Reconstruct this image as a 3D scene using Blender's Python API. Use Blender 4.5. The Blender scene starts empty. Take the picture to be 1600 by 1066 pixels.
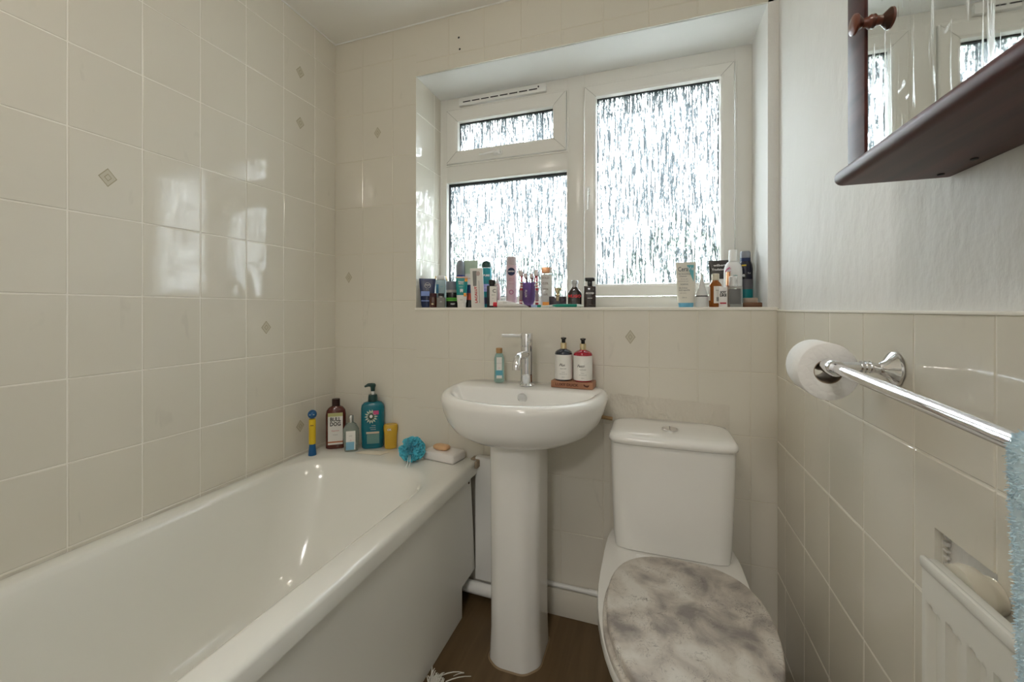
import bpy, bmesh, math, random
from mathutils import Vector, Matrix
random.seed(7)
sc = bpy.context.scene
COL = sc.collection
PI = math.pi
# ------------------------------------------------------------------ camera, world, light
CZ = 1.09; FPX = 634.0; YAW = math.radians(18.73); HOR = 483.5
cam = bpy.data.cameras.new('camera'); camo = bpy.data.objects.new('camera', cam); COL.objects.link(camo)
camo.location = (0, 0, CZ); camo.rotation_euler = (PI/2, 0, YAW)
cam.sensor_width = 36; cam.lens = FPX/1600*36
cam.shift_y = -(533-HOR)/1600; cam.clip_start = 0.02
sc.camera = camo
sc.view_settings.view_transform = 'Standard'; sc.view_settings.look = 'None'
sc.view_settings.gamma = 1; sc.view_settings.use_curve_mapping = False
sc.view_settings.exposure = 1.16
sc.cycles.max_bounces = 10; sc.cycles.diffuse_bounces = 6; sc.cycles.glossy_bounces = 5
sc.cycles.transmission_bounces = 8; sc.cycles.transparent_max_bounces = 12
sc.cycles.caustics_reflective = False; sc.cycles.caustics_refractive = False
sc.cycles.sample_clamp_indirect = 10
sc.cycles.use_denoising = True

world = bpy.data.worlds.new('sky'); sc.world = world; world.use_nodes = True
wn = world.node_tree; wn.nodes.clear()
wo = wn.nodes.new('ShaderNodeOutputWorld'); wb = wn.nodes.new('ShaderNodeBackground')
tc = wn.nodes.new('ShaderNodeTexCoord'); sx_ = wn.nodes.new('ShaderNodeSeparateXYZ'); cr = wn.nodes.new('ShaderNodeValToRGB')
cr.color_ramp.elements[0].position = 0.0; cr.color_ramp.elements[0].color = (0.56, 0.62, 0.66, 1)
cr.color_ramp.elements[1].position = 0.5; cr.color_ramp.elements[1].color = (0.86, 0.94, 1.0, 1)
wn.links.new(tc.outputs['Generated'], sx_.inputs[0]); wn.links.new(sx_.outputs['Z'], cr.inputs[0])
wn.links.new(cr.outputs[0], wb.inputs[0]); wb.inputs[1].default_value = 19
wn.links.new(wb.outputs[0], wo.inputs[0])

def light(name, kind, loc, rot, energy, color=(1, 1, 1), **kw):
    l = bpy.data.lights.new(name, kind); o = bpy.data.objects.new(name, l); COL.objects.link(o)
    o.location = loc; o.rotation_euler = rot; l.energy = energy; l.color = color
    for k, v in kw.items(): setattr(l, k, v)
    return o
pl = light('window_portal', 'AREA', (-.28, 1.76, 1.56), (-PI/2, 0, 0), 1, shape='RECTANGLE', size=1.3, size_y=1.0)
pl.data.cycles.is_portal = True
light('ceiling_bulb', 'POINT', (-.35, .05, 2.05), (0, 0, 0), 3.2, (1, .92, .82), shadow_soft_size=.09)
light('hall_fill', 'AREA', (-.10, -1.45, 2.20), (0, 0, 0), 8, (1, .98, .95), shape='DISK', size=.45)  # unseen fill lamp, added to brighten the lower room through the doorway

# ------------------------------------------------------------------ geometry of the view (only used to take measurements)
CA, SA = math.cos(YAW), math.sin(YAW)
def ray(px):
    r = (px-800)/FPX
    return -SA+r*CA, CA+r*SA
def atY(px, py, Y):
    dx, dy = ray(px); t = Y/dy
    return t*dx, CZ-(py-HOR)/FPX*t, t
def atX(px, py, X):
    dx, dy = ray(px); t = X/dx
    return t*dy, CZ-(py-HOR)/FPX*t, t
def span(p0, p1, Y):
    """centre X, true width of a thing that stands at distance Y"""
    pc = (p0+p1)/2; X, _, t = atY(pc, HOR, Y)
    ph = math.atan((pc-800)/FPX)
    return X, (p1-p0)/FPX*t*math.cos(ph), t/FPX
def face(X, Y): return -math.atan2(X, Y)

# ------------------------------------------------------------------ materials
MATS = {}
def mat(name, color=(.8, .8, .8), rough=.5, metal=0, spec=.5, trans=0, ior=1.45, coat=0, alpha=1, sheen=0, emit=None, sss=0):
    if name in MATS: return MATS[name]
    m = bpy.data.materials.new(name); m.use_nodes = True
    b = m.node_tree.nodes['Principled BSDF']
    b.inputs['Base Color'].default_value = (*color, 1); b.inputs['Roughness'].default_value = rough
    b.inputs['Metallic'].default_value = metal; b.inputs['Specular IOR Level'].default_value = spec
    b.inputs['Transmission Weight'].default_value = trans; b.inputs['IOR'].default_value = ior
    b.inputs['Coat Weight'].default_value = coat; b.inputs['Alpha'].default_value = alpha
    b.inputs['Sheen Weight'].default_value = sheen
    if sss: b.inputs['Subsurface Weight'].default_value = sss
    if emit: b.inputs['Emission Color'].default_value = (*emit[:3], 1); b.inputs['Emission Strength'].default_value = emit[3]
    MATS[name] = m
    return m
class NT:
    def __init__(s, m): s.t = m.node_tree; s.b = s.t.nodes['Principled BSDF']
    def n(s, typ, **kw):
        x = s.t.nodes.new('ShaderNode'+typ)
        for k, v in kw.items():
            if k in x.inputs.keys(): x.inputs[k].default_value = v
            else: setattr(x, k, v)
        return x
    def l(s, a, b): s.t.links.new(a, b)
    def coords(s, scale=(1, 1, 1), rot=(0, 0, 0), loc=(0, 0, 0)):
        g = s.n('NewGeometry'); mp = s.n('Mapping')
        mp.inputs['Scale'].default_value = scale; mp.inputs['Rotation'].default_value = rot; mp.inputs['Location'].default_value = loc
        s.l(g.outputs['Position'], mp.inputs['Vector']); return mp.outputs[0]
    def ramp(s, fac, stops):
        r = s.n('ValToRGB'); e = r.color_ramp.elements
        while len(e) < len(stops): e.new(.5)
        for k, (p, c) in enumerate(stops): e[k].position = p; e[k].color = (*c, 1) if len(c) == 3 else c
        s.l(fac, r.inputs[0]); return r.outputs[0]
    def bump(s, h, strength, dist):
        b = s.n('Bump'); b.inputs['Strength'].default_value = strength; b.inputs['Distance'].default_value = dist
        s.l(h, b.inputs['Height']); s.l(b.outputs[0], s.b.inputs['Normal']); return b
    def mix(s, fac, a, b, mode='MIX'):
        m = s.n('MixRGB', blend_type=mode)
        for i, v in ((0, fac), (1, a), (2, b)):
            if hasattr(v, 'is_output'): s.l(v, m.inputs[i])
            else: m.inputs[i].default_value = v if i == 0 else (*v, 1)
        return m.outputs[0]

def tile_mat(name, base, rot):
    m = mat(name, base, .06, spec=.55); t = NT(m)
    n1 = t.n('TexNoise', Scale=1.0, Detail=3.0, Distortion=.4); t.l(t.coords((26, 26, 9), rot), n1.inputs['Vector'])
    v = t.ramp(n1.outputs['Fac'], [(.0, (0, 0, 0)), (.68, (0, 0, 0)), (.76, (1, 1, 1))])
    n2 = t.n('TexNoise', Scale=2.2, Detail=2.0); t.l(t.coords(), n2.inputs['Vector'])
    c = t.mix(n2.outputs['Fac'], tuple(x*.95 for x in base), tuple(min(1, x*1.04) for x in base))
    f = t.n('Math', operation='MULTIPLY'); t.l(v, f.inputs[0]); f.inputs[1].default_value = .22
    c = t.mix(f.outputs[0], c, tuple(x*.72 for x in base)); t.l(c, t.b.inputs['Base Color'])
    n3 = t.n('TexNoise', Scale=9.0, Detail=1.0); t.l(t.coords(), n3.inputs['Vector'])
    t.bump(n3.outputs['Fac'], .12, .003)
    return m
TILE = (.73, .695, .61)
M_tile = tile_mat('cream_glazed_tile', TILE, (PI/4, PI/4, 0))
M_grout = mat('white_grout', (.86, .83, .76), .7)
M_diamond = mat('tile_inlay', (.60, .56, .45), .2); M_diamond2 = mat('tile_inlay_line', (.43, .39, .28), .25)
M_ceramic = mat('white_ceramic', (.84, .83, .80), .1, spec=.55, coat=.3)
M_acrylic = mat('cream_white_acrylic', (.83, .825, .775), .13, spec=.5, coat=.2)
M_panel = mat('bath_panel_plastic', (.84, .835, .79), .3)
M_upvc = mat('white_plastic_frame', (.82, .81, .77), .22)
M_white = mat('white_plastic', (.84, .84, .82), .3)
M_gasket = mat('black_rubber', (.02, .022, .025), .6)
M_chrome = mat('chrome', (.82, .82, .84), .06, metal=1)
M_ceil = mat('white_ceiling_paint', (.86, .845, .80), .8)
def plaster(name, col, bump):
    m = mat(name, col, .6); t = NT(m)
    n = t.n('TexNoise', Scale=14.0, Detail=5.0); t.l(t.coords((1, 1, .6)), n.inputs['Vector'])
    t.bump(n.outputs['Fac'], bump, .02); return m
M_plaster = plaster('white_wall_plaster', (.79, .78, .755), .35)
M_reveal = plaster('white_reveal_paint', (.84, .84, .82), .08)
M_recess = plaster('bare_grey_plaster', (.78, .77, .75), .6)
# floor: brown wood-effect vinyl
M_floor = mat('brown_vinyl', (.2, .13, .07), .38); t = NT(M_floor)
n = t.n('TexNoise', Scale=1.0, Detail=6.0, Distortion=.6); t.l(t.coords((34, 2.4, 1)), n.inputs['Vector'])
w = t.n('TexNoise', Scale=5.0, Detail=3.0); t.l(t.coords((1, 1, 1)), w.inputs['Vector'])
c1 = t.ramp(n.outputs['Fac'], [(.3, (.075, .045, .018)), (.7, (.17, .105, .048))])
t.l(t.mix(w.outputs['Fac'], c1, (.115, .075, .035)), t.b.inputs['Base Color'])
# dark stained wood
M_wood = mat('dark_cherry_wood', (.055, .014, .012), .4, spec=.3); t = NT(M_wood)
n = t.n('TexNoise', Scale=1.0, Detail=5.0, Distortion=.3); t.l(t.coords((60, 4, 60)), n.inputs['Vector'])
t.l(t.ramp(n.outputs['Fac'], [(.3, (.035, .008, .008)), (.7, (.085, .022, .018))]), t.b.inputs['Base Color'])
# mirror with dried streaks
M_mirror = mat('old_mirror', (.80, .82, .80), .02, metal=1); t = NT(M_mirror)
n = t.n('TexNoise', Scale=1.0, Detail=4.0, Distortion=.8); t.l(t.coords((1, 130, 7)), n.inputs['Vector'])
n2 = t.n('TexNoise', Scale=26.0, Detail=4.0); t.l(t.coords((1, 1, 1.2)), n2.inputs['Vector'])
v = t.ramp(n.outputs['Fac'], [(.58, (0, 0, 0)), (.70, (1, 1, 1))]); v2 = t.ramp(n2.outputs['Fac'], [(.63, (0, 0, 0)), (.72, (1, 1, 1))])
mm = t.mix(1.0, v, v2, 'ADD')
t.l(t.mix(mm, (.02, .02, .02), (.5, .5, .5)), t.b.inputs['Roughness'])
sub = t.mix(mm, (1, 1, 1), (.55, .55, .55)); t.l(sub, t.b.inputs['Metallic'])
# stone-effect toilet seat
M_stone = mat('grey_stone_effect', (.6, .57, .54), .42); t = NT(M_stone)
n = t.n('TexNoise', Scale=13.0, Detail=8.0, Distortion=.4); t.l(t.coords(), n.inputs['Vector'])
n2 = t.n('TexNoise', Scale=15.0, Detail=8.0, Distortion=1.6); t.l(t.coords(loc=(3, 1, 0)), n2.inputs['Vector'])
n2.inputs['Roughness'].default_value = .7
n3 = t.n('TexNoise', Scale=46.0, Detail=5.0, Distortion=2.2); t.l(t.coords(loc=(1, 5, 0)), n3.inputs['Vector'])
base = t.ramp(n.outputs['Fac'], [(.36, (.27, .245, .23)), (.45, (.42, .38, .345)), (.53, (.56, .515, .46)), (.64, (.67, .64, .59))])
mask = t.ramp(n2.outputs['Fac'], [(.45, (0, 0, 0)), (.60, (1, 1, 1))])
ln = t.ramp(n3.outputs['Fac'], [(.47, (0, 0, 0)), (.495, (1, 1, 1)), (.52, (0, 0, 0))])
lm = t.mix(1.0, mask, ln, 'MULTIPLY')
fa = t.n('Math', operation='MULTIPLY'); t.l(lm, fa.inputs[0]); fa.inputs[1].default_value = 1.0
t.l(t.mix(fa.outputs[0], base, (.18, .16, .15)), t.b.inputs['Base Color'])
t.bump(lm, .25, .002)
# obscured, rain-patterned glass
M_glass = bpy.data.materials.new('rain_patterned_glass'); M_glass.use_nodes = True
t = NT(M_glass); t.t.nodes.remove(t.b); out = t.t.nodes['Material Output']
co = t.coords((230, 1, 13))
n = t.n('TexNoise', Scale=1.0, Detail=3.0, Distortion=.9); t.l(co, n.inputs['Vector'])
n2 = t.n('TexNoise', Scale=1.0, Detail=2.0, Distortion=.6); t.l(t.coords((330, 1, 90)), n2.inputs['Vector'])
hsum = t.mix(.35, n.outputs['Fac'], n2.outputs['Fac'])
strand_shade = t.ramp(hsum, [(.40, (.012, .014, .015)), (.47, (.024, .027, .028)), (.505, (.045, .049, .051)), (.54, (.16, .17, .172)), (.585, (1, 1, 1))])  # dark strands painted into the transmission colour, standing in for refracted darks
bp = t.n('Bump'); bp.inputs['Strength'].default_value = 1.0; bp.inputs['Distance'].default_value = .02; t.l(hsum, bp.inputs['Height'])
tr = t.n('BsdfTransparent'); t.l(strand_shade, tr.inputs[0])
rf = t.n('BsdfRefraction'); rf.inputs['IOR'].default_value = 1.35; rf.inputs['Roughness'].default_value = .12
t.l(strand_shade, rf.inputs[0]); t.l(bp.outputs[0], rf.inputs['Normal'])
gl = t.n('BsdfGlossy'); gl.inputs['Roughness'].default_value = .1; t.l(bp.outputs[0], gl.inputs['Normal'])
tl = t.n('BsdfTranslucent'); t.l(strand_shade, tl.inputs[0]); t.l(bp.outputs[0], tl.inputs['Normal'])
m0 = t.n('MixShader'); m0.inputs[0].default_value = .72; t.l(rf.outputs[0], m0.inputs[1]); t.l(tl.outputs[0], m0.inputs[2])
m1 = t.n('MixShader'); m1.inputs[0].default_value = .70; t.l(tr.outputs[0], m1.inputs[1]); t.l(m0.outputs[0], m1.inputs[2])
m2 = t.n('MixShader'); m2.inputs[0].default_value = .06; t.l(m1.outputs[0], m2.inputs[1]); t.l(gl.outputs[0], m2.inputs[2])
t.l(m2.outputs[0], out.inputs[0])

# ------------------------------------------------------------------ mesh helpers
def bm_new(): return bmesh.new()
def link(name, bm, m, parent=None, loc=(0, 0, 0), rot=(0, 0, 0), smooth=35):
    me = bpy.data.meshes.new(name)
    if isinstance(bm, tuple): me.from_pydata(*bm)
    else:
        bmesh.ops.recalc_face_normals(bm, faces=bm.faces); bm.to_mesh(me); bm.free()
    for x in (m if isinstance(m, (list, tuple)) else [m]): me.materials.append(x)
    if smooth:
        me.polygons.foreach_set('use_smooth', [True]*len(me.polygons))
        me.set_sharp_from_angle(angle=math.radians(smooth))
    o = bpy.data.objects.new(name, me); COL.objects.link(o)
    o.location = loc; o.rotation_euler = rot
    if parent: o.parent = parent
    return o
def tag(o, label=None, cat=None, group=None, kind=None):
    if label: o['label'] = label
    if cat: o['category'] = cat
    if group: o['group'] = group
    if kind: o['kind'] = kind
    return o
def thing(name, loc, label, cat, rz=0, group=None):
    o = bpy.data.objects.new(name, None); o.empty_display_size = .02; COL.objects.link(o)
    o.location = loc; o.rotation_euler = (0, 0, rz); return tag(o, label, cat, group)
def structure(o): o['kind'] = 'structure'; return o
def box(bm, x0, x1, y0, y1, z0, z1, bev=0, seg=2, mi=0, M=None):
    r = bmesh.ops.create_cube(bm, size=1); vs = r['verts']
    for v in vs: v.co = Vector(((x0+x1)/2+v.co.x*(x1-x0), (y0+y1)/2+v.co.y*(y1-y0), (z0+z1)/2+v.co.z*(z1-z0)))
    fs = set(f for v in vs for f in v.link_faces)
    if bev:
        es = list(set(e for v in vs for e in v.link_edges))
        r = bmesh.ops.bevel(bm, geom=es, offset=bev, segments=seg, affect='EDGES', profile=.5)
        vs = list(set(v for v in r['verts']) | set(v for v in vs if v.is_valid)); fs = set(f for v in vs for f in v.link_faces)
    for f in fs: f.material_index = mi
    if M: 
        for v in vs: v.co = M @ v.co
    return bm
def rings(bm, rs, cap0=True, cap1=True, closed=True, mi=0):
    L = [[bm.verts.new(p) for p in r] for r in rs]; n = len(L[0])
    for a, b in zip(L, L[1:]):
        for i in range(n if closed else n-1):
            j = (i+1) % n
            try: bm.faces.new((a[i], a[j], b[j], b[i])).material_index = mi
            except ValueError: pass
    if cap0: bm.faces.new(L[0][::-1]).material_index = mi
    if cap1: bm.faces.new(L[-1]).material_index = mi
    return bm
def lathe(bm, prof, n=24, c=(0, 0), sx=1, sy=1, cap0=True, cap1=True, mi=0):
    return rings(bm, [[(c[0]+r*sx*math.cos(2*PI*i/n), c[1]+r*sy*math.sin(2*PI*i/n), z) for i in range(n)] for z, r in prof], cap0, cap1, mi=mi)
def sup(hx, hy, z, e=2.0, n=32, c=(0, 0)):
    o = []
    for i in range(n):
        a = 2*PI*i/n; C, S = math.cos(a), math.sin(a); q = (abs(C)**e+abs(S)**e)**(-1/e)
        o.append((c[0]+hx*C*q, c[1]+hy*S*q, z))
    return o
def rrect(x0, x1, y0, y1, r, z, k=8):
    r = min(r, (x1-x0)/2-1e-5, (y1-y0)/2-1e-5); o = []
    for cx, cy, a0 in ((x1-r, y1-r, 0), (x0+r, y1-r, PI/2), (x0+r, y0+r, PI), (x1-r, y0+r, 1.5*PI)):
        for i in range(k+1):
            a = a0+PI/2*i/k; o.append((cx+r*math.cos(a), cy+r*math.sin(a), z))
    return o
def tube(bm, pts, r, n=12, cap=True, mi=0):
    pts = [Vector(p) for p in pts]; rs = r if isinstance(r, (list, tuple)) else [r]*len(pts)
    R = []; up = None
    for i, p in enumerate(pts):
        d = (pts[min(i+1, len(pts)-1)]-pts[max(i-1, 0)]).normalized()
        if up is None:
            up = Vector((0, 0, 1)) if abs(d.z) < .9 else Vector((1, 0, 0))
        u = (up-d*up.dot(d)).normalized(); w_ = d.cross(u); up = u
        R.append([p+(u*math.cos(2*PI*k/n)+w_*math.sin(2*PI*k/n))*rs[i] for k in range(n)])
    return rings(bm, R, cap, cap, mi=mi)
def bez(p0, p1, p2, n=8):
    p0, p1, p2 = map(Vector, (p0, p1, p2))
    return [p0*(1-t)**2+p1*2*t*(1-t)+p2*t*t for t in [i/n for i in range(n+1)]]
def text(s, size, m, parent, loc, rot=(PI/2, 0, 0), name='lettering', bold=0, wid=None, curve=None, shear=0):
    cu = bpy.data.curves.new('t', 'FONT'); cu.body = s; cu.size = size; cu.align_x = 'CENTER'; cu.align_y = 'CENTER'
    cu.extrude = .00012; cu.offset = bold; cu.resolution_u = 2; cu.shear = shear; cu.space_line = .85
    o = bpy.data.objects.new('t', cu); COL.objects.link(o); dg = bpy.context.evaluated_depsgraph_get()
    me = bpy.data.meshes.new_from_object(o.evaluated_get(dg)); bpy.data.objects.remove(o); bpy.data.curves.remove(cu)
    xs = [v.co.x for v in me.vertices]
    if wid and xs:
        k = wid/(max(xs)-min(xs))
        for v in me.vertices: v.co.x *= k
    if curve:   # wrap round an upright cylinder of that radius (text stands on its front)
        for v in me.vertices:
            a = v.co.x/curve; v.co.x = (curve+v.co.z)*math.sin(a); v.co.z = (curve+v.co.z)*math.cos(a)-curve
    me.materials.append(m)
    t_ = bpy.data.objects.new(name, me); COL.objects.link(t_); t_.parent = parent; t_.location = loc; t_.rotation_euler = rot
    return t_

# ------------------------------------------------------------------ room shell
XL, XR, YB, YF, ZC = -1.305, .371, 1.437, -.75, 2.25
XO0, XO1, ZO0, ZO1, YW = -.899, .3457, 1.093, 2.037, 1.64     # window opening, frame plane
TH = .008
def subtract(r, h):
    a0, a1, b0, b1 = r; c0, c1, d0, d1 = h
    if a1 <= c0+1e-6 or a0 >= c1-1e-6 or b1 <= d0+1e-6 or b0 >= d1-1e-6: return [r]
    o = []
    if a0 < c0: o.append((a0, c0, b0, b1))
    if a1 > c1: o.append((c1, a1, b0, b1))
    m0, m1 = max(a0, c0), min(a1, c1)
    if b0 < d0: o.append((m0, m1, b0, d0))
    if b1 > d1: o.append((m0, m1, d1, b1))
    return o
def tiles(bm, P, u0, u1, v0, v1, ou, ov, holes=(), pu=.15, pv=.2, g=.0014, tilt=.0018, seed=1):
    """tiles on a wall; P(u, v, d) -> point, d = distance out of the wall"""
    rnd = random.Random(seed)
    iu0, iu1 = math.floor((u0-ou)/pu), math.ceil((u1-ou)/pu); iv0, iv1 = math.floor((v0-ov)/pv), math.ceil((v1-ov)/pv)
    for i in range(iu0, iu1):
        for j in range(iv0, iv1):
            A0, A1, B0, B1 = ou+i*pu, ou+(i+1)*pu, ov+j*pv, ov+(j+1)*pv
            R = [(max(A0+g, u0), min(A1-g, u1), max(B0+g, v0), min(B1-g, v1))]
            if R[0][1]-R[0][0] < .002 or R[0][3]-R[0][2] < .002: continue
            for h in holes: R = [q for r in R for q in subtract(r, h)]
            tu, tv, td = rnd.uniform(-tilt, tilt), rnd.uniform(-tilt, tilt), rnd.uniform(-.0002, .0002)
            uc, vc = (A0+A1)/2, (B0+B1)/2
            for a0, a1, b0, b1 in R:
                if a1-a0 < .001 or b1-b0 < .001: continue
                bw = .0016
                D = lambda u, v: TH+td+(u-uc)*tu*2+(v-vc)*tv*2
                ob = [(a0, b0), (a1, b0), (a1, b1), (a0, b1)]
                e = [bw if abs(a0-(A0+g)) < 1e-6 else 0, bw if abs(a1-(A1-g)) < 1e-6 else 0, bw if abs(b0-(B0+g)) < 1e-6 else 0, bw if abs(b1-(B1-g)) < 1e-6 else 0]
                ib = [(a0+e[0], b0+e[2]), (a1-e[1], b0+e[2]), (a1-e[1], b1-e[3]), (a0+e[0], b1-e[3])]
                f0 = [bm.verts.new(P(u, v, 0)) for u, v in ob]; f1 = [bm.verts.new(P(u, v, D(u, v)-.0011)) for u, v in ob]
                f2 = [bm.verts.new(P(u, v, D(u, v))) for u, v in ib]
                for k in range(4):
                    l = (k+1) % 4
                    bm.faces.new((f0[k], f0[l], f1[l], f1[k]))
                    if (Vector(f1[k].co)-Vector(f2[k].co)).length > 1e-7: bm.faces.new((f1[k], f1[l], f2[l], f2[k]))
                bm.faces.new(f2)
def diamond(bm, P, u, v, hu=.0195, hv=.024):
    for k, (s, d, mi) in enumerate(((1, .0006, 3), (.86, .0009, 2), (.42, .0012, 3), (.30, .0015, 2))):
        vs = [bm.verts.new(P(u+a*hu*s, v+b*hv*s, TH+d)) for a, b in ((0, -1), (1, 0), (0, 1), (-1, 0))]
        bm.faces.new(vs).material_index = mi
def plane(bm, P, u0, u1, v0, v1, d, mi, holes=()):
    R = [(u0, u1, v0, v1)]
    for h in holes: R = [q for r in R for q in subtract(r, h)]
    for a0, a1, b0, b1 in R:
        bm.faces.new([bm.verts.new(P(a, b, d)) for a, b in ((a0, b0), (a1, b0), (a1, b1), (a0, b1))]).material_index = mi
M_grout2 = mat('cream_grout', (.70, .655, .55), .5)
MW = [M_tile, M_grout, M_diamond, M_diamond2, M_plaster, M_recess, M_reveal]
# left wall
P = lambda u, v, d: (XL-TH+d, u, v)
bm = bm_new(); tiles(bm, P, YF, YB-.0015, 0, ZC, .572, .725, seed=3); plane(bm, P, YF, YB+.01, 0, ZC, TH-.0012, 1)
for u, v in ((.647, 1.425), (1.247, 2.025), (1.247, 1.825), (1.097, 1.025), (1.247, .63)): diamond(bm, P, u, v)
structure(link('wall_left', bm, MW, smooth=0))
# back wall
P = lambda u, v, d: (u, YB+TH-d, v)
H = (XO0, XO1, ZO0, ZO1)
bm = bm_new()
tiles(bm, P, XL+.0015, XO0, 0, ZC, -1.01, .925, seed=5, g=.0006)
tiles(bm, P, XO0, XR-.001, 0, ZO0, -.602, .893, seed=6, g=.0006)
tiles(bm, P, XO0, XO1, ZO1, ZC, -.602, .893, seed=7, g=.0006)
plane(bm, P, XL-.01, XO1, 0, ZC, TH-.0009, 8, [H]); plane(bm, P, XO1, XR+.01, 0, ZO0, TH-.0009, 8)
plane(bm, P, XO1, XR+.01, ZO0, ZC, TH-.001, 4)
for u, v in ((-1.085, 1.834), (-1.233, 1.228), (-.062, .996)): diamond(bm, P, u, v, .017, .024)
for z in (1.836+.226, 1.836+.182):   # two old screw holes above the window
    pass
for px, py in ((717, 59), (718.5, 77)):
    X, Z, _ = atY(px, py, YB)
    vs = [bm.verts.new((X+.0042*math.cos(2*PI*k/12), YB-.0012, Z+.0042*math.sin(2*PI*k/12))) for k in range(12)]
    bm.faces.new(vs).material_index = 7
structure(link('wall_back', bm, MW+[M_gasket, M_grout2], smooth=0))
# window reveals and sill as one lining
bm = bm_new()
P = lambda u, v, d: (XO0-TH+d, u, v)       # left reveal, tiled
tiles(bm, P, YB, YW+.02, ZO0, ZO1, YB, .893, seed=9, tilt=.001); plane(bm, P, YB, YW+.02, ZO0, ZO1, TH-.0011, 1)
P = lambda u, v, d: (u, v, ZO0-TH+d+.003)
plane(bm, P, XO0-.01, XO1+.02, YB+.0, YW+.02, TH, 0)
bx = lambda *a, mi=0, bev=0: box(bm, *a, bev=bev, mi=mi)
bx(XO0-.004, XR-.001, YB-.004, YB+.006, ZO0-.006, ZO0+.004, mi=1, bev=.0015)
bx(XO0-.006, XO1+.015, YB+.001, YW+.02, ZO1, ZO1+.02, mi=6)
bx(XO1, XO1+.02, YB+.0045, YW+.02, ZO0, ZO1, mi=6)
bx(XO0-.002, XO1, YB-.003, YB+.004, ZO1-.001, ZO1+.006, mi=0)
structure(link('trim_1', bm, MW, smooth=0))
# right wall: tiles to sill height, plaster above
P = lambda u, v, d: (XR+TH-d, u, v)
HR = [(.607, .715, .55, .79)]
bm = bm_new(); tiles(bm, P, YF, YB-.0015, 0, 1.085, .611, .885, holes=HR, seed=11)
plane(bm, P, YF, YB+.01, 0, 1.086, TH-.0012, 1, HR)
plane(bm, P, .60, .72, .54, .80, -.006, 5)
for a0, a1, b0, b1 in ((.715, .7151, .55, .79), (.607, .6071, .55, .79)):
    vs = [bm.verts.new((x, a0, z)) for x, z in ((XR+TH, b0), (XR+.015, b0), (XR+.015, b1), (XR+TH, b1))]; bm.faces.new(vs).material_index = 1
vs = [bm.verts.new((x, y, .79)) for x, y in ((XR+TH, .607), (XR+.015, .607), (XR+.015, .715), (XR+TH, .715))]; bm.faces.new(vs).material_index = 1
plane(bm, P, YF, YB+.01, 1.085, ZC, TH-.004, 4)
# rough mastic crumbs along the broken edge of the recess
for k in range(26):
    z = .79-.24*k/26; s = random.uniform(.0015, .0035)
    box(bm, XR+.009, XR+.0135, .7085-random.uniform(0, .003), .7145, z-s, z+s, mi=5)
bx(XR-.002, XR+.006, YF, YB-.002, 1.083, 1.088, mi=1, bev=.0015)
structure(link('wall_right', bm, MW, smooth=0))
bm = bm_new(); plane(bm, lambda u, v, d: (u, YF, v), XL, XR+.01, 0, ZC, 0, 0, [(-.47, .29, 0, 2.02)]); plane(bm, lambda u, v, d: (u, YF-.1, v), XL, .75, 0, ZC, 0, 0, [(-.47, .29, 0, 2.02)]); structure(link('wall_front', bm, M_plaster, smooth=0))
bm = bm_new(); box(bm, -.50, -.45, YF-.115, YF+.015, 0, 2.05, .004); box(bm, .27, .32, YF-.115, YF+.015, 0, 2.05, .004); box(bm, -.451, .271, YF-.115, YF+.015, 2.0, 2.05, .004); structure(link('door_1', bm, M_upvc, smooth=30))
bm = bm_new(); plane(bm, lambda u, v, d: (u, -2.3, v), -1.1, .75, 0, ZC, 0, 0); plane(bm, lambda u, v, d: (-1.1, u, v), -2.3, YF-.1, 0, ZC, 0, 0); plane(bm, lambda u, v, d: (.75, u, v), -2.3, YF-.1, 0, ZC, 0, 0); structure(link('wall_hall', bm, M_reveal, smooth=0))
bm = bm_new(); box(bm, XL-.02, XR+.02, YF, YB+.02, ZC, ZC+.05); box(bm, -1.4, .8, -2.35, YF, ZC, ZC+.05); structure(link('ceiling', bm, M_ceil, smooth=0))
bm = bm_new(); box(bm, XL-.02, XR+.02, YF, YB+.02, -.05, 0); box(bm, -1.4, .8, -2.35, YF, -.05, 0); structure(link('floor', bm, M_floor, smooth=0))
# skirting upstand along the back wall
bm = bm_new(); box(bm, -.56, XR-.002, YB-.018, YB-.001, 0, .094, bev=.002); structure(link('baseboard_back', bm, M_tile, smooth=30))
# thin silicone bead where ceiling meets walls
bm = bm_new(); tube(bm, [(XL+.002, YF, ZC-.002), (XL+.002, YB-.002, ZC-.002), (XR-.004, YB-.002, ZC-.002)], .0035, 6); structure(link('trim_2', bm, M_white))
# peeling filler band behind the cistern where tiles were removed
bm = bm_new(); n = 44; top = []; bot = []
for i in range(n+1):
    X = -.13+.37*i/n
    top.append((X, YB-.0016, .80-.012*i/n+random.uniform(-.002, .002))); bot.append((X, YB-.0016, .30+random.uniform(-.01, .01)))
tv = [bm.verts.new(p) for p in top]; bv = [bm.verts.new(p) for p in bot]
for i in range(n): bm.faces.new((bv[i], bv[i+1], tv[i+1], tv[i]))
M_fill = plaster('patchy_white_filler', (.66, .62, .54), 1.0)
for X, Z in ((.035, .745), (.05, .742), (.145, .748)):
    box(bm, X-.006, X+.006, YB-.004, YB-.001, Z-.002, Z+.002, bev=.0008)
tp = structure(link('trim_3', bm, M_fill, smooth=0))

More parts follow.
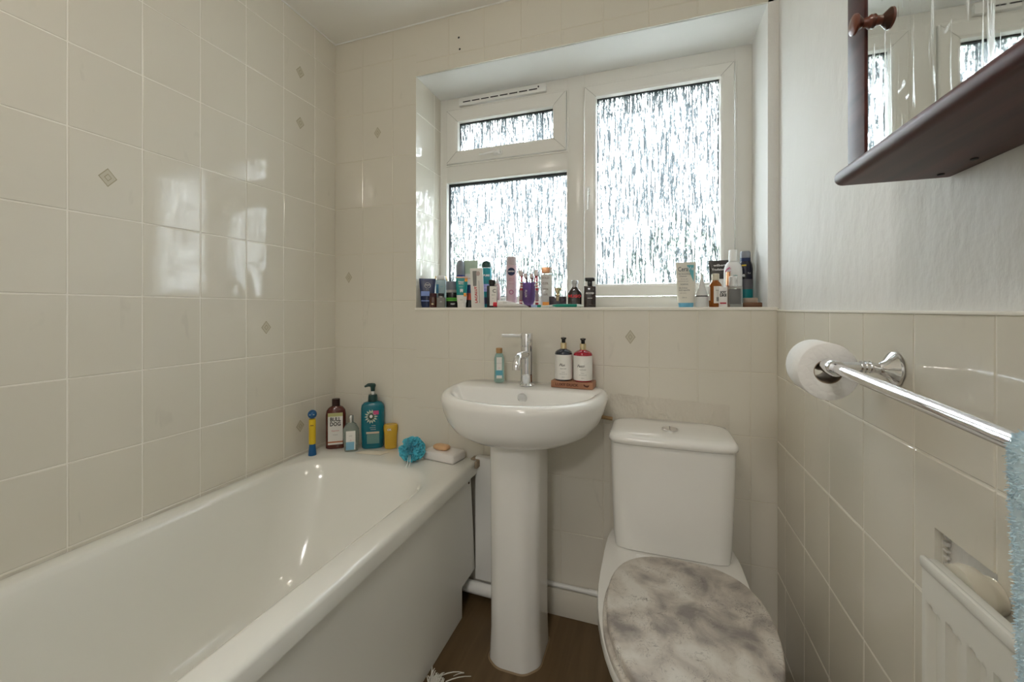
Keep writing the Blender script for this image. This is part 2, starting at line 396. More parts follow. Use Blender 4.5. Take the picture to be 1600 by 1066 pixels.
# ------------------------------------------------------------------ window
win = bpy.data.objects.new('window_1', None); COL.objects.link(win); win.location = (0, 0, 0); structure(win)
def X_(px, Y=YW): return atY(px, HOR, Y)[0]
def Z_(px, py, Y=YW): return atY(px, py, Y)[1]
def bars(bm, x0, x1, z0, z1, w_, y0, y1, bev=.002, wl=None, wr=None, wb_=None, wt=None):
    wl = wl or w_; wr = wr or w_; wb_ = wb_ or w_; wt = wt or w_
    box(bm, x0, x0+wl, y0, y1, z0, z1, bev); box(bm, x1-wr, x1, y0, y1, z0, z1, bev)
    box(bm, x0+wl-.0005, x1-wr+.0005, y0+.0003, y1, z0, z0+wb_, bev); box(bm, x0+wl-.0005, x1-wr+.0005, y0+.0003, y1, z1-wt, z1, bev)
def mitred(bm, x0, x1, z0, z1, w_, y0, y1, slope=.004):
    """sash: four mitred mouldings with a sloping bead towards the glass"""
    prof = [(0, y1), (0, y0+.003), (.003, y0), (w_-.012, y0), (w_-.004, y0+slope), (w_, y0+slope+.01), (w_, y1)]
    g = .0004
    R = [[(x0+d, y, z0+d), (x1-d, y, z0+d), (x1-d, y, z1-d), (x0+d, y, z1-d)] for d, y in prof]
    for k in range(4):
        l = (k+1) % 4
        A = [bm.verts.new(r[k]) for r in R]; B = [bm.verts.new(r[l]) for r in R]
        for i in range(len(A)-1): bm.faces.new((A[i], B[i], B[i+1], A[i+1]))
zt, zb = ZO1-.002, ZO0+.004
xa, xb = XO0, XO1
xm0, xm1 = X_(888), X_(913)
zt_top = Z_(701, 175)                     # top of top sash
z_tr0, z_tr1 = Z_(701, 287), Z_(701, 259)  # transom
xs0, xs1 = X_(699), X_(886)
xr0, xr1 = X_(913), X_(1148)
zr1 = Z_(1148, 97); zr0 = Z_(1000, 463)
bm = bm_new()
box(bm, xa, xs0, YW, YW+.07, zb, zt, .002)                     # left jamb
box(bm, xs1, xr0, YW, YW+.07, zb, zt, .002)                    # mullion
box(bm, xr1, xb, YW, YW+.07, zb, zt, .002)                     # right jamb
box(bm, xs0-.001, xs1+.001, YW, YW+.07, zt_top, zt, .002); box(bm, xr0-.001, xr1+.001, YW, YW+.07, zr1, zt, .002)
box(bm, xs0-.001, xs1+.001, YW, YW+.07, z_tr0, z_tr1, .002)
box(bm, xs0-.001, xs1+.001, YW, YW+.07, zb, Z_(790, 464), .002)
box(bm, xr0-.001, xr1+.001, YW, YW+.07, zb, zr0, .002)
# raised bead around the openings
for a0, a1, b0, b1 in ((xs0, xs1, z_tr1, zt_top), (xs0, xs1, Z_(790, 464), z_tr0), (xr0, xr1, zr0, zr1)):
    bars(bm, a0-.006, a1+.006, b0-.006, b1+.006, .006, YW-.006, YW+.003, .0015)
link('window_frame', bm, M_upvc, win)
def mitre(x0, x1, z0, z1, w_, par):
    bm = bm_new(); y = YW-.0143
    for x, z, sx, sz in ((x0, z0, 1, 1), (x1, z0, -1, 1), (x0, z1, 1, -1), (x1, z1, -1, -1)):
        tube(bm, [(x+sx*.003, y, z+sz*.003), (x+sx*(w_-.012), y, z+sz*(w_-.012)), (x+sx*(w_-.003), y+.004, z+sz*(w_-.003))], .0006, 5)
    link('mitre_joint', bm, mat('joint_grey', (.30, .29, .27), .6), par)
def pane(x0, x1, z0, z1, y):
    bm = bm_new(); bm.faces.new([bm.verts.new(p) for p in ((x0, y, z0), (x1, y, z0), (x1, y, z1), (x0, y, z1))])
    link('glass_pane', bm, M_glass, win, smooth=0)
def gasket(x0, x1, z0, z1, y, wt=.007, par=None):
    bm = bm_new(); bars(bm, x0, x1, z0, z1, .0035, y-.003, y+.012, 0, wt=wt); link('rubber_seal', bm, M_gasket, par or win)
# casement
mid = bm_new(); mitred(mid, xr0+.002, xr1-.002, zr0+.002, zr1-.002, X_(932)-xr0, YW-.014, YW+.05); s1 = link('casement_sash', mid, M_upvc, win, smooth=25)
w1 = X_(932)-xr0
mitre(xr0+.002, xr1-.002, zr0+.002, zr1-.002, w1, s1)
pane(xr0+w1-.004, xr1-w1+.004, zr0+w1-.004, zr1-w1+.004, YW+.012); gasket(xr0+w1-.001, xr1-w1+.001, zr0+w1-.001, zr1-w1+.001, YW+.008)
# top light
mid = bm_new(); w2 = X_(717)-xs0; mitred(mid, xs0+.002, xs1-.002, z_tr1+.002, zt_top-.002, w2, YW-.014, YW+.05); s2 = link('top_light_sash', mid, M_upvc, win, smooth=25); mitre(xs0+.002, xs1-.002, z_tr1+.002, zt_top-.002, w2, s2)
pane(xs0+w2-.004, xs1-w2+.004, z_tr1+w2-.004, zt_top-w2+.004, YW+.012); gasket(xs0+w2-.001, xs1-w2+.001, z_tr1+w2-.001, zt_top-w2+.001, YW+.008, .009)
# fixed lower light
pane(xs0, xs1, Z_(790, 464), z_tr0, YW+.03); gasket(xs0, xs1, Z_(790, 464), z_tr0, YW+.02, .010)
# handles
bm = bm_new()
hx, hz, _ = atY(917, 300, YW-.02)
hx = xr0+.016
box(bm, hx-.009, hx+.009, YW-.02, YW-.013, hz-.012, hz+.022, .003)
box(bm, hx-.006, hx+.006, YW-.04, YW-.018, hz-.002, hz+.012, .003)
tube(bm, [(hx, YW-.037, hz+.006), (hx, YW-.042, hz-.02), (hx, YW-.040, hz-.075)], [.006, .0055, .0045], 10)
link('casement_handle', bm, M_white, s1)
bm = bm_new()
hx, hz = X_(783), z_tr1+.022
box(bm, hx-.028, hx+.012, YW-.02, YW-.013, hz-.009, hz+.009, .003); box(bm, hx-.006, hx+.008, YW-.04, YW-.018, hz-.006, hz+.008, .003)
tube(bm, [(hx, YW-.036, hz), (hx-.03, YW-.042, hz-.002), (hx-.085, YW-.040, hz-.006)], [.006, .0055, .0045], 10)
link('top_light_handle', bm, M_white, s2)
# trickle vent
vx0, vx1 = X_(719), X_(854); vz = Z_(719, 161)
vz0, vz1 = (zt_top+.010), zt-.012
bm = bm_new(); box(bm, vx0, vx1, YW-.016, YW+.001, vz0, vz1, .003); v = link('trickle_vent', bm, M_white, win)
bm = bm_new(); k = 8; L = (vx1-vx0)-.05
for i in range(k):
    a = vx0+.018+L*i/k; box(bm, a+.004, a+L/k-.004, YW-.0175, YW-.0155, (vz0+vz1)/2-.005, (vz0+vz1)/2-.001)
link('vent_slot', bm, M_gasket, v, smooth=0)
bm = bm_new(); box(bm, vx1-.033, vx1-.028, YW-.02, YW-.015, vz0+.018, vz0+.024, .001); link('vent_slider', bm, M_gasket, v)

# ------------------------------------------------------------------ outside
bm = bm_new(); box(bm, -3.5, 2.5, 1.75, 2.12, 2.085, 2.12, .003); box(bm, -3.5, 2.5, 2.1, 2.13, 2.072, 2.25, .003)
structure(link('trim_4', bm, mat('soffit_board', (.88, .88, .88), .5), smooth=30))
bm = bm_new(); plane(bm, lambda u, v, d: (u, v, -.3), -14, 14, 1.9, 22, 0, 0)
structure(link('ground', bm, mat('patio_ground', (.30, .30, .28), .8), smooth=0))
hv, hf = [], []
rnd = random.Random(4)
for i in range(5200):
    cx = rnd.uniform(-5, 1.6); top = 1.75+.35*math.sin(cx*1.7)+.25*math.sin(cx*4.1+1)
    c = Vector((cx, 5.2+rnd.gauss(0, .35), -.3+(top+.3)*rnd.random()**.75)); s = rnd.uniform(.04, .09)
    u = Vector((rnd.gauss(0, 1), rnd.gauss(0, 1), rnd.gauss(0, 1))).normalized(); w_ = u.orthogonal().normalized()
    b = len(hv); hv += [c-u*s, c+w_*s*.45, c+u*s, c-w_*s*.45]; hf.append((b, b+1, b+2, b+3))
h = link('garden_hedge', (hv, [], hf), mat('hedge_leaf', (.10, .20, .05), .6), smooth=0)
tag(h, 'blurred green hedge outside beyond the obscured window glass', 'hedge')

# ceiling lamp (source of the warm light)
lp = thing('ceiling_lamp', (-.35, .05, ZC), 'round white glass bathroom ceiling lamp fixed to the ceiling behind the viewer', 'lamp')
bm = bm_new(); lathe(bm, [(-.03, .07), (0, .075)], 32); link('lamp_base', bm, M_white, lp)
bm = bm_new(); lathe(bm, [(-.12, .03), (-.11, .07), (-.08, .11), (-.04, .12), (-.03, .10)], 32, cap1=False); 
link('lamp_shade', bm, mat('opal_shade', (.9, .88, .84), .4, emit=(1, .85, .68, 1.5)), lp)
bpy.data.objects['ceiling_bulb'].location = (-.35, .05, ZC-.22)

# ------------------------------------------------------------------ bath
bath = thing('bathtub', (-.96, .58, 0), 'cream white built-in bathtub against the tiled left wall', 'bathtub')
bo = Vector((-.96, .58, 0))
BX0, BX1, BY0, BY1, BZ = XL+.001, -.615, -.27, YB-.004, .52
bm = bm_new()
R = [rrect(BX0, BX1, BY0, BY1, .018, BZ-.045), rrect(BX0, BX1, BY0, BY1, .018, BZ-.012), rrect(BX0+.004, BX1-.004, BY0+.004, BY1-.004, .018, BZ-.003), rrect(BX0+.012, BX1-.012, BY0+.012, BY1-.012, .02, BZ)]
ix0, ix1, iy0, iy1 = -1.24, -.70, -.14, 1.255
R += [rrect(ix0-.012, ix1+.02, iy0-.02, iy1+.02, .17, BZ+.001), rrect(ix0-.003, ix1+.008, iy0-.006, iy1+.006, .165, BZ-.004), rrect(ix0+.003, ix1-.001, iy0+.006, iy1-.006, .16, BZ-.016),
      rrect(ix0+.010, ix1-.010, iy0+.03, iy1-.03, .155, BZ-.06), rrect(ix0+.03, ix1-.03, iy0+.08, iy1-.09, .15, BZ-.20), rrect(ix0+.055, ix1-.055, iy0+.13, iy1-.16, .14, BZ-.32),
      rrect(ix0+.085, ix1-.085, iy0+.17, iy1-.21, .12, BZ-.37), rrect(ix0+.15, ix1-.15, iy0+.24, iy1-.30, .10, BZ-.395)]
R = [[Vector(p)-bo for p in r] for r in R]
rings(bm, R, cap0=False); 
o = link('tub', bm, M_acrylic, bath, smooth=50)
bm = bm_new(); lathe(bm, [(0, .033), (.003, .033), (.004, .028)], 24); link('plughole', bm, M_chrome, bath, loc=Vector((-.97, .35, BZ-.396))-bo)
bm = bm_new(); lathe(bm, [(BZ+.0012, .003), (BZ+.0018, .001)], 8)
bm.free()
# bath front panel with a notch for the waste pipe
pn = bm_new()
PX = BX1-.012
pts = [(BY0, 0.001), (1.300, 0.001), (1.300, .108), (1.412, .108), (1.372, BZ-.044), (BY0, BZ-.044)]
for x in (PX-.008, PX): pn.faces.new([pn.verts.new((x, y, z)) for y, z in pts])
pn.verts.ensure_lookup_table(); k = len(pts)
for i in range(k): j = (i+1) % k; pn.faces.new((pn.verts[i], pn.verts[j], pn.verts[k+j], pn.verts[k+i]))
bmesh.ops.translate(pn, verts=pn.verts, vec=-bo)
link('bath_panel', pn, M_panel, bath, smooth=0)
bm = bm_new(); lathe(bm, [(0, .004), (.002, .004), (.003, .002)], 10)
link('panel_screw', bm, mat('rusty_screw', (.08, .04, .02), .6), bath, loc=Vector((PX+.0002, 1.355, .455))-bo, rot=(0, PI/2, 0))
# broken corner filler at the end of the bath
bm = bm_new(); box(bm, -.6135, -.603, 1.376, YB-.003, .50, BZ+.006, .002); box(bm, -.640, -.606, 1.400, YB-.003, BZ+.002, BZ+.007, .002)
o = link('corner_filler', bm, mat('brown_rotten_wood', (.34, .27, .19), .8)); tag(o, 'small brown broken filler piece at the far end corner of the bath', 'filler')
# pipe boxing strip next to the bath, behind the pedestal
bm = bm_new(); box(bm, -.622, -.47, 1.402, YB-.003, .075, .535, .003)
o = link('pipe_boxing', bm, M_white, smooth=30); tag(o, 'tall white boxed-in board between bath panel and basin pedestal', 'boxing')
bm = bm_new(); tube(bm, [(-.66, 1.392, .052), (-.455, 1.392, .048)], .0215, 16)
o = link('waste_pipe', bm, M_white, smooth=40); tag(o, 'thick white plastic waste pipe coming out under the bath panel', 'pipe')
bm = bm_new(); tube(bm, [(-.36, YB-.012, .106), (-.10, YB-.012, .104), (.0, YB-.012, .104)], .008, 12)
for x in (-.20, -.14): tube(bm, [(x, YB-.012, .1055), (x+.03, YB-.012, .105)], .0095, 12)
o = link('supply_pipe', bm, M_white, smooth=40); tag(o, 'thin white painted pipe along the skirting behind the toilet', 'pipe')
bm = bm_new(); tube(bm, [(-.26, 1.40, .735), (-.118, 1.40, .722)], .0065, 12); tube(bm, [(-.178, 1.40, .728), (-.178, 1.40, .70)], .0055, 10); box(bm, -.187, -.169, 1.392, 1.408, .718, .738, .002)
o = link('copper_pipe', bm, mat('dull_copper', (.36, .23, .11), .45, metal=.3), smooth=40); tag(o, 'brown copper pipe with a small tap between the basin and the cistern', 'pipe')

# ------------------------------------------------------------------ basin and pedestal
BC = Vector((-.397, 1.30, 0))
basin = thing('washbasin', (BC.x, BC.y, 0), 'white ceramic pedestal washbasin under the window', 'washbasin')
def dshape(a, bf, bb, z, n=96, ef=2.25, eb=4.5, cy=.0, dx=0):
    o = []
    for i in range(n):
        t_ = 2*PI*i/n; C, S = math.cos(t_), math.sin(t_)
        e = ef if S < 0 else eb; b = bf if S < 0 else bb
        q = (abs(C)**e+abs(S)**e)**(-1/e); o.append((dx+a*C*q, cy+b*S*q, z))
    return o
RZ = .825
bm = bm_new()
cyc = .0   # outline centre Y offset from BC.y
bk = YB-.003-BC.y
S = [(.075, .115, .100, .668, 2.4, 4), (.130, .160, .125, .674, 2.3, 4), (.185, .205, bk-.01, .690, 2.25, 4), (.222, .238, bk-.004, .712, 2.2, 4), (.243, .254, bk, .740, 2.2, 4.5),
     (.254, .262, bk, .768, 2.2, 4.5), (.260, .266, bk, .790, 2.2, 4.5), (.262, .268, bk, .802, 2.2, 4.5), (.2605, .267, bk, .811, 2.2, 4.5), (.256, .263, bk-.001, .819, 2.2, 4.5), (.250, .257, bk-.003, RZ-.0015, 2.2, 4.5), (.244, .251, bk-.006, RZ+.0003, 2.2, 4.5)]
R = [dshape(a, f, b, z, ef=ef, eb=eb) for a, f, b, z, ef, eb in S]
IN = [(.236, .243, -.010, RZ), (.229, .236, -.014, RZ-.003), (.222, .229, -.018, RZ-.012), (.208, .213, -.024, RZ-.04), (.175, .175, -.035, RZ-.085), (.125, .12, -.05, RZ-.115), (.05, .04, -.07, RZ-.13)]
for a, f, b, z in IN:
    r = []
    for x, y, _ in dshape(a, f, .10, z, ef=2.2, eb=3.0):
        y1 = b-.035
        if y > y1: y = b-.035*math.exp(-(y-y1)/.035)
        r.append((x, y, z))
    R.append(r)
R = [[(x*1.03, y, z) for x, y, z in r] for r in R]; rings(bm, R); link('basin', bm, M_ceramic, basin, smooth=60)
bm = bm_new()
PR = [(.078, .155, .02, .690), (.079, .152, .02, .60), (.078, .147, .02, .30), (.078, .145, .02, .10), (.081, .146, .02, .03), (.082, .148, .02, .001)]
def ped(a, f, b, z):
    c = [(a, b), (-a, b), (-a, -f*.80), (-a*.52, -f), (a*.52, -f), (a, -f*.72)]
    out = []; n = len(c)
    for i in range(n):
        p, q, s = Vector(c[i-1]), Vector(c[i]), Vector(c[(i+1) % n]); r_ = .02
        A = q+(p-q).normalized()*r_; B = q+(s-q).normalized()*r_
        out += [tuple(v_)+(z,) for v_ in bez((*A, 0), (*q, 0), (*B, 0), 5) for v_ in [v_.to_2d()]]
    return out
rings(bm, [ped(*p) for p in PR]); link('pedestal', bm, M_ceramic, basin, smooth=40)
bm = bm_new()
ring_ = ped(.083, .149, .02, .004); ring2 = ped(.086, .153, .023, .0005)
rings(bm, [ring2, ring_], cap0=False, cap1=False); link('silicone_seal', bm, mat('dirty_silicone', (.28, .20, .12), .7), basin)
# overflow
bm = bm_new(); lathe(bm, [(0, .0165), (.002, .0165), (.003, .014), (.0022, .013), (.0035, .005), (.0035, .001)], 24)
link('overflow_cover', bm, M_chrome, basin, loc=(0, -.0235, RZ-.027), rot=(PI/2+.22, 0, 0))
bm = bm_new(); lathe(bm, [(0, .03), (.003, .03), (.004, .022), (.002, .02)], 24); link('plug_ring', bm, M_chrome, basin, loc=(0, -.06, RZ-.131))
# tap
tap = thing('mixer_tap', (-.402, 1.345, RZ+.001), 'chrome mixer tap with a thin lever on the washbasin', 'tap')
bm = bm_new(); lathe(bm, [(0, .0265), (.004, .0265), (.008, .0225), (.010, .0205), (.136, .0200), (.137, .0188), (.139, .0188), (.140, .0212), (.176, .0212), (.181, .0195), (.1825, .014)], 36)
link('tap_body', bm, M_chrome, tap, smooth=30)
bm = bm_new(); tube(bm, [(0, 0, .108), (0, -.055, .112)]+[tuple(p) for p in bez((0, -.070, .112), (0, -.112, .112), (0, -.118, .070), 8)][0:], .0135, 20); link('spout', bm, M_chrome, tap, smooth=45)
bm = bm_new(); tube(bm, [(-.018, -.002, .172), (-.088, -.008, .172)], .0052, 14); tube(bm, [(-.017, -.002, .172), (-.024, -.002, .172)], .0066, 14); link('lever', bm, M_chrome, tap, smooth=40)
# mini bottle on basin
def gm(name, col, rough=.04, ior=1.35): return mat(name, col, rough, trans=1, ior=ior)
M_gold = mat('pale_gold_metal', (.80, .66, .42), .2, metal=1)
M_black = mat('black_plastic', (.015, .015, .016), .25)
M_ink = mat('black_ink', (.02, .02, .02), .6); M_red_ink = mat('red_ink', (.55, .02, .03), .5); M_wink = mat('white_ink', (.85, .85, .85), .5)
M_grey_ink = mat('grey_ink', (.25, .25, .25), .6)
M_lab = mat('off_white_label', (.80, .78, .74), .5)
def label(parent, x0, x1, z0, z1, y, m, curve=None, name='label'):
    """thin label on a bottle's front; bent when curve = radius (x half-width measured round)"""
    bm = bm_new(); n = 10 if curve else 1; F = []
    for d in (0, .0006):
        L = []
        for i in range(n+1):
            x = x0+(x1-x0)*i/n
            if curve: a = x/curve; px_, py_ = (curve+d)*math.sin(a), y+curve-(curve+d)*math.cos(a)
            else: px_, py_ = x, y-d
            L.append((px_, py_))
        F.append(L)
    rings(bm, [[(a, b, z0) for a, b in F[0]]+[(a, b, z0) for a, b in F[1][::-1]], [(a, b, z1) for a, b in F[0]]+[(a, b, z1) for a, b in F[1][::-1]]])
    return link(name, bm, m, parent, smooth=30)
X, Wd, k = span(772, 788, 1.375)
b = thing('mini_bottle', (X, 1.375, RZ+.002), 'small clear blue-green bottle with a wooden cap on the basin ledge, left of the tap', 'bottle', face(X, 1.375))
H = 46*k
bm = bm_new(); rings(bm, [sup(Wd*.42, Wd*.36, 0, 2.3), sup(Wd*.5, Wd*.42, .004, 2.3), sup(Wd*.48, Wd*.42, H*.5, 2.3), sup(Wd*.5, Wd*.42, H*.8, 2.3), sup(Wd*.40, Wd*.36, H*.92, 2.2), sup(.010, .010, H, 2)]); link('bottle_body', bm, mat('aqua_glass', (.55, .85, .83), .06, trans=.75, ior=1.33), b)
bm = bm_new(); lathe(bm, [(H-.002, .0105), (H+.002, .0115), (H+.015, .0115), (H+.017, .010)], 20); link('cap', bm, mat('cork_wood', (.42, .24, .10), .5), b)
label(b, -.0095, .0095, H*.42, H*.86, -Wd*.44, M_lab); label(b, -.013, .013, H*.18, H*.42, -Wd*.445, mat('teal_label', (.10, .35, .45), .4))
label(b, -.010, .010, H*.15, H*.25, -Wd*.46, M_lab)
text('hand wash', .004, M_grey_ink, b, (0, -Wd*.44-.001, H*.66)); text('mini', .004, M_red_ink, b, (0, -Wd*.44-.001, H*.50))
# wooden tray
TX, TY = -.245, 1.372
tray = thing('wooden_tray', (TX, TY, RZ+.001), 'small engraved wooden tray holding two pump bottles on the basin', 'tray', math.radians(-3))
M_tray = mat('warm_light_wood', (.42, .20, .11), .5); t = NT(M_tray)
n = t.n('TexNoise', Scale=1.0, Detail=5.0); t.l(t.coords((8, 60, 60)), n.inputs['Vector']); t.l(t.ramp(n.outputs['Fac'], [(.3, (.30, .13, .07)), (.7, (.50, .26, .15))]), t.b.inputs['Base Color'])
bm = bm_new(); box(bm, -.071, .071, -.030, .036, 0, .0235, .003); link('tray_block', bm, M_tray, tray)
M_burn = mat('engraved_dark', (.09, .03, .02), .7)
text("LUXY DUCK", .0125, M_burn, tray, (-.016, -.0303, .0115), bold=.0002, wid=.078)
bm = bm_new(); rings(bm, [[(x, y-.0306, z) for x, z in ((.040, .014), (.045, .009), (.053, .007), (.058, .010), (.060, .016), (.056, .014), (.048, .013), (.043, .017))] for y in (0, -.0004)])
link('engraved_duck', bm, M_burn, tray)
def pump_bottle(px0, px1, lab, liquid, lname, word, sub, dx):
    Y = TY-.004
    X, Wd, k = span(px0, px1, Y); X = TX+dx
    b = thing('pump_bottle', (X, Y, RZ+.0255), lab, 'bottle', face(X, Y)*.8, group=None)
    r = Wd/2; H = 48*k
    bm = bm_new(); lathe(bm, [(0, r*.92), (.003, r), (H*.84, r), (H*.90, r*.93), (H*.95, r*.72), (H*.985, r*.42), (H, r*.36)], 32); link('bottle_body', bm, mat(lname, liquid, .12, coat=.5), b)
    label(b, -r*1.35, r*1.35, H*.02+.002, H*.82, -r, M_lab, curve=r)
    bm = bm_new(); lathe(bm, [(H-.001, .0085), (H, .0105), (H+.020, .0105), (H+.021, .008)], 24); link('collar', bm, M_gold, b)
    bm = bm_new(); lathe(bm, [(H+.020, .0065), (H+.030, .0065), (H+.034, .0095), (H+.037, .0095), (H+.038, .006)], 20)
    tube(bm, [(0, 0, H+.0355), (0, -.014, H+.0355), (0, -.024, H+.033)], [.004, .0035, .003], 10); link('pump', bm, M_black, b)
    text(word, .0125, M_ink, b, (-.002, -r-.0008, H*.50), curve=r, shear=.4, bold=.0001)
    text(sub, .0048, M_ink, b, (0, -r-.0008, H*.39), curve=r)
    text('luxury', .0042, M_grey_ink, b, (0, -r-.0008, H*.28), curve=r); text('with essential oils', .0036, M_grey_ink, b, (0, -r-.0008, H*.22), curve=r)
    text('500ml', .004, M_grey_ink, b, (0, -r-.0008, H*.12), curve=r)
pump_bottle(849, 876, 'pump bottle of dark navy liquid with white label, on the wooden tray', (.012, .018, .035), 'navy_liquid', 'Plum', 'hand wash', -.033)
pump_bottle(880, 909, 'pump bottle of dark red liquid with white label, on the wooden tray', (.35, .01, .025), 'red_liquid', 'Festive', 'hand lotion', .033)

# ------------------------------------------------------------------ toilet
TC = Vector((.058, 1.0, 0))
wc = thing('toilet', (TC.x, TC.y, 0), 'white close-coupled toilet with stone-effect seat lid beside the right wall', 'toilet')
def egg(hw, yb, yf, z, n=56, cx=0, eb=3.0, ef=2.0, yc=None):
    yc = yb-(yb-yf)*.42 if yc is None else yc; o = []
    for i in range(n):
        t_ = 2*PI*i/n; C, S = math.cos(t_), math.sin(t_)
        e, b = (eb, yb-yc) if S > 0 else (ef, yc-yf)
        q = (abs(C)**e+abs(S)**e)**(-1/e); o.append((cx+hw*C*q, yc+b*S*q, z))
    return o
bm = bm_new()
S = [(.125, .26, -.10, .001), (.120, .26, -.10, .02), (.112, .26, -.09, .05), (.110, .28, -.08, .14), (.125, .33, -.12, .22), (.155, .38, -.19, .30), (.178, .42, -.275, .335), (.188, .425, -.29, .360), (.185, .42, -.287, .374), (.165, .40, -.265, .379)]
rings(bm, [egg(a, b, c, z, eb=5 if z > .2 else 3.2) for a, b, c, z in S]); link('pan', bm, M_ceramic, wc, smooth=60)
def disc(bm, hw, yb, yf, z0, z1, r=.004, yc=None, dx=0):
    rings(bm, [egg(hw-r, yb-r, yf+r, z0, yc=yc, cx=dx, eb=2.6), egg(hw, yb, yf, z0+r*.7, yc=yc, cx=dx, eb=2.6), egg(hw, yb, yf, z1-r, yc=yc, cx=dx, eb=2.6), egg(hw-r*.4, yb-r*.4, yf+r*.4, z1-r*.3, yc=yc, cx=dx, eb=2.6), egg(hw-r*1.2, yb-r*1.2, yf+r*1.2, z1, yc=yc, cx=dx, eb=2.6)])
bm = bm_new(); disc(bm, .177, .165, -.285, .381, .399, dx=.016); link('seat', bm, M_stone, wc, smooth=50)
bm = bm_new(); disc(bm, .174, .175, -.285, .4005, .4195, dx=.021); link('seat_lid', bm, M_stone, wc, smooth=50)
for s in (-1, 1):
    bm = bm_new(); tube(bm, [(s*.075-.018, .186, .396), (s*.075+.018, .186, .396)], .009, 12); link('seat_hinge', bm, M_white, wc)
# cistern
bm = bm_new(); yb, yf = YB-.006-TC.y, 1.232-TC.y
def cis(w0, f, z, e=9, b=yb): 
    return [(x, y, z) for x, y, _ in sup(w0, (b-f)/2, 0, e, 48, (0, (b+f)/2))]
cx = .0
rings(bm, [cis(.150, yf+.02, .377), cis(.158, yf+.012, .382), cis(.162, yf+.010, .42), cis(.168, yf+.002, .60), cis(.1695, yf, .694)]); link('cistern', bm, M_ceramic, wc, smooth=50)
bm = bm_new()
rings(bm, [cis(.168, yf-.004, .6955, 9), cis(.1735, yf-.010, .700, 9), cis(.175, yf-.012, .709, 9), cis(.173, yf-.010, .716, 8), cis(.168, yf-.002, .721, 7), cis(.158, yf+.014, .7235, 4.5), cis(.13, yf+.05, .725, 4, yb-.004), cis(.05, yf+.09, .7255, 3, yb-.05)])
link('cistern_lid', bm, M_ceramic, wc, smooth=50)
bm = bm_new(); lathe(bm, [(0, .024), (.004, .024), (.005, .021), (.0035, .0205), (.0055, .0195), (.006, .012), (.006, .001)], 28, sx=1); f = link('flush_button', bm, M_chrome, wc, loc=(0, yf+.085, .7245))
bm = bm_new(); box(bm, -.0007, .0007, -.019, .019, .0055, .0066); link('button_split', bm, M_gasket, f)

# ------------------------------------------------------------------ bath mat fringe on floor
def strand(V, F, p, q, r0, sag=0):
    p, q = Vector(p), Vector(q); mid = (p+q)/2+Vector((0, 0, sag)); P_ = bez(p, mid, q, 4); n = 5; b = len(V)
    d = (q-p).normalized(); u = d.orthogonal().normalized(); w_ = d.cross(u)
    for i, c in enumerate(P_):
        rr = r0*(1-.5*i/4)
        for k in range(n): a = 2*PI*k/n; V.append(c+(u*math.cos(a)+w_*math.sin(a))*rr)
    for i in range(4):
        for k in range(n): F.append((b+i*n+k, b+i*n+(k+1) % n, b+(i+1)*n+(k+1) % n, b+(i+1)*n+k))
mt = thing('bath_mat', (-.580, .852, 0), 'white shaggy bath mat with frayed threads on the floor beside the bath', 'mat')
bm = bm_new(); rings(bm, [[(-.022, .19, z), (-.022, -.5, z), (.28, -.5, z), (.28, .02, z)] for z in (.001, .012)]); link('mat_base', bm, mat('mat_cotton', (.70, .68, .62), .9), mt)
V, F = [], []; rnd = random.Random(2)
for i in range(1500):
    x = rnd.uniform(-.026, .28); ye = .20-.6*(x+.03); y = rnd.uniform(-.1, ye)
    if rnd.random() < .4: y = ye-rnd.uniform(-.005, .03)
    strand(V, F, (x, y, .008), (x+rnd.gauss(.004, .008), y+abs(rnd.gauss(.012, .008)), .012+rnd.uniform(.0, .016)), .0022, .008)
strand(V, F, (.0, .215, .010), (.055, .250, .004), .0018, .012); strand(V, F, (.02, .20, .01), (.080, .246, .004), .0017, .01); strand(V, F, (.055, .250, .004), (.030, .230, .004), .0015, .004)
link('shaggy_pile', (V, [], F), MATS['mat_cotton'], mt)['kind'] = 'stuff'

# ------------------------------------------------------------------ towel rail, toilet roll, towel, radiator, mirror cabinet
rail = thing('towel_rail', (XR, .807, .995), 'chrome towel rail with curved arm fixed to the tiled right wall', 'towel rail')
def rl(p): return Vector(p)-Vector((XR, .807, .995))
bm = bm_new(); R = []
prof = [(0, .026), (.002, .0275), (.005, .027), (.009, .022), (.015, .013), (.022, .009)]
rings(bm, [[(XR-TH*0-z, .807+r*math.cos(2*PI*i/28), .995+r*math.sin(2*PI*i/28)) for i in range(28)] for z, r in prof])
bmesh.ops.translate(bm, verts=bm.verts, vec=-rl((0, 0, 0))*-1) ; o = link('wall_rosette', bm, M_chrome, rail)
bm = bm_new(); tube(bm, [rl((XR-.02, .807, .995)), rl((XR-.03, .807, .996)), rl((XR-.045, .807, .997)), rl((XR-.07, .807, .996)), rl((.286, .807, .995))], [.009, .0075, .007, .0085, .010], 16)
for i in range(3): tube(bm, [rl((.325+i*.006, .807, .9965)), rl((.328+i*.006, .807, .9965))], .0098, 16)
link('arm', bm, M_chrome, rail)
bm = bm_new(); tube(bm, [rl((.286, .822, .995)), rl((.286, .818, .995)), rl((.286, .79, .994)), rl((.286, .786, .994))], [.010, .0135, .0135, .0115], 20); link('end_collar', bm, M_chrome, rail, smooth=40)
bm = bm_new(); tube(bm, [rl((.286, .79, .9945)), rl((.286, .40, .978)), rl((.286, .02, .962))], .0086, 24); link('rail_bar', bm, M_chrome, rail, smooth=40)
bm = bm_new(); tube(bm, [rl((.286, .80, .995)), rl((.286, .83, .992)), rl((.287, .86, .988)), rl((.287, .925, .987))], [.008, .007, .007, .007], 14); link('roll_holder_arm', bm, M_chrome, rail)
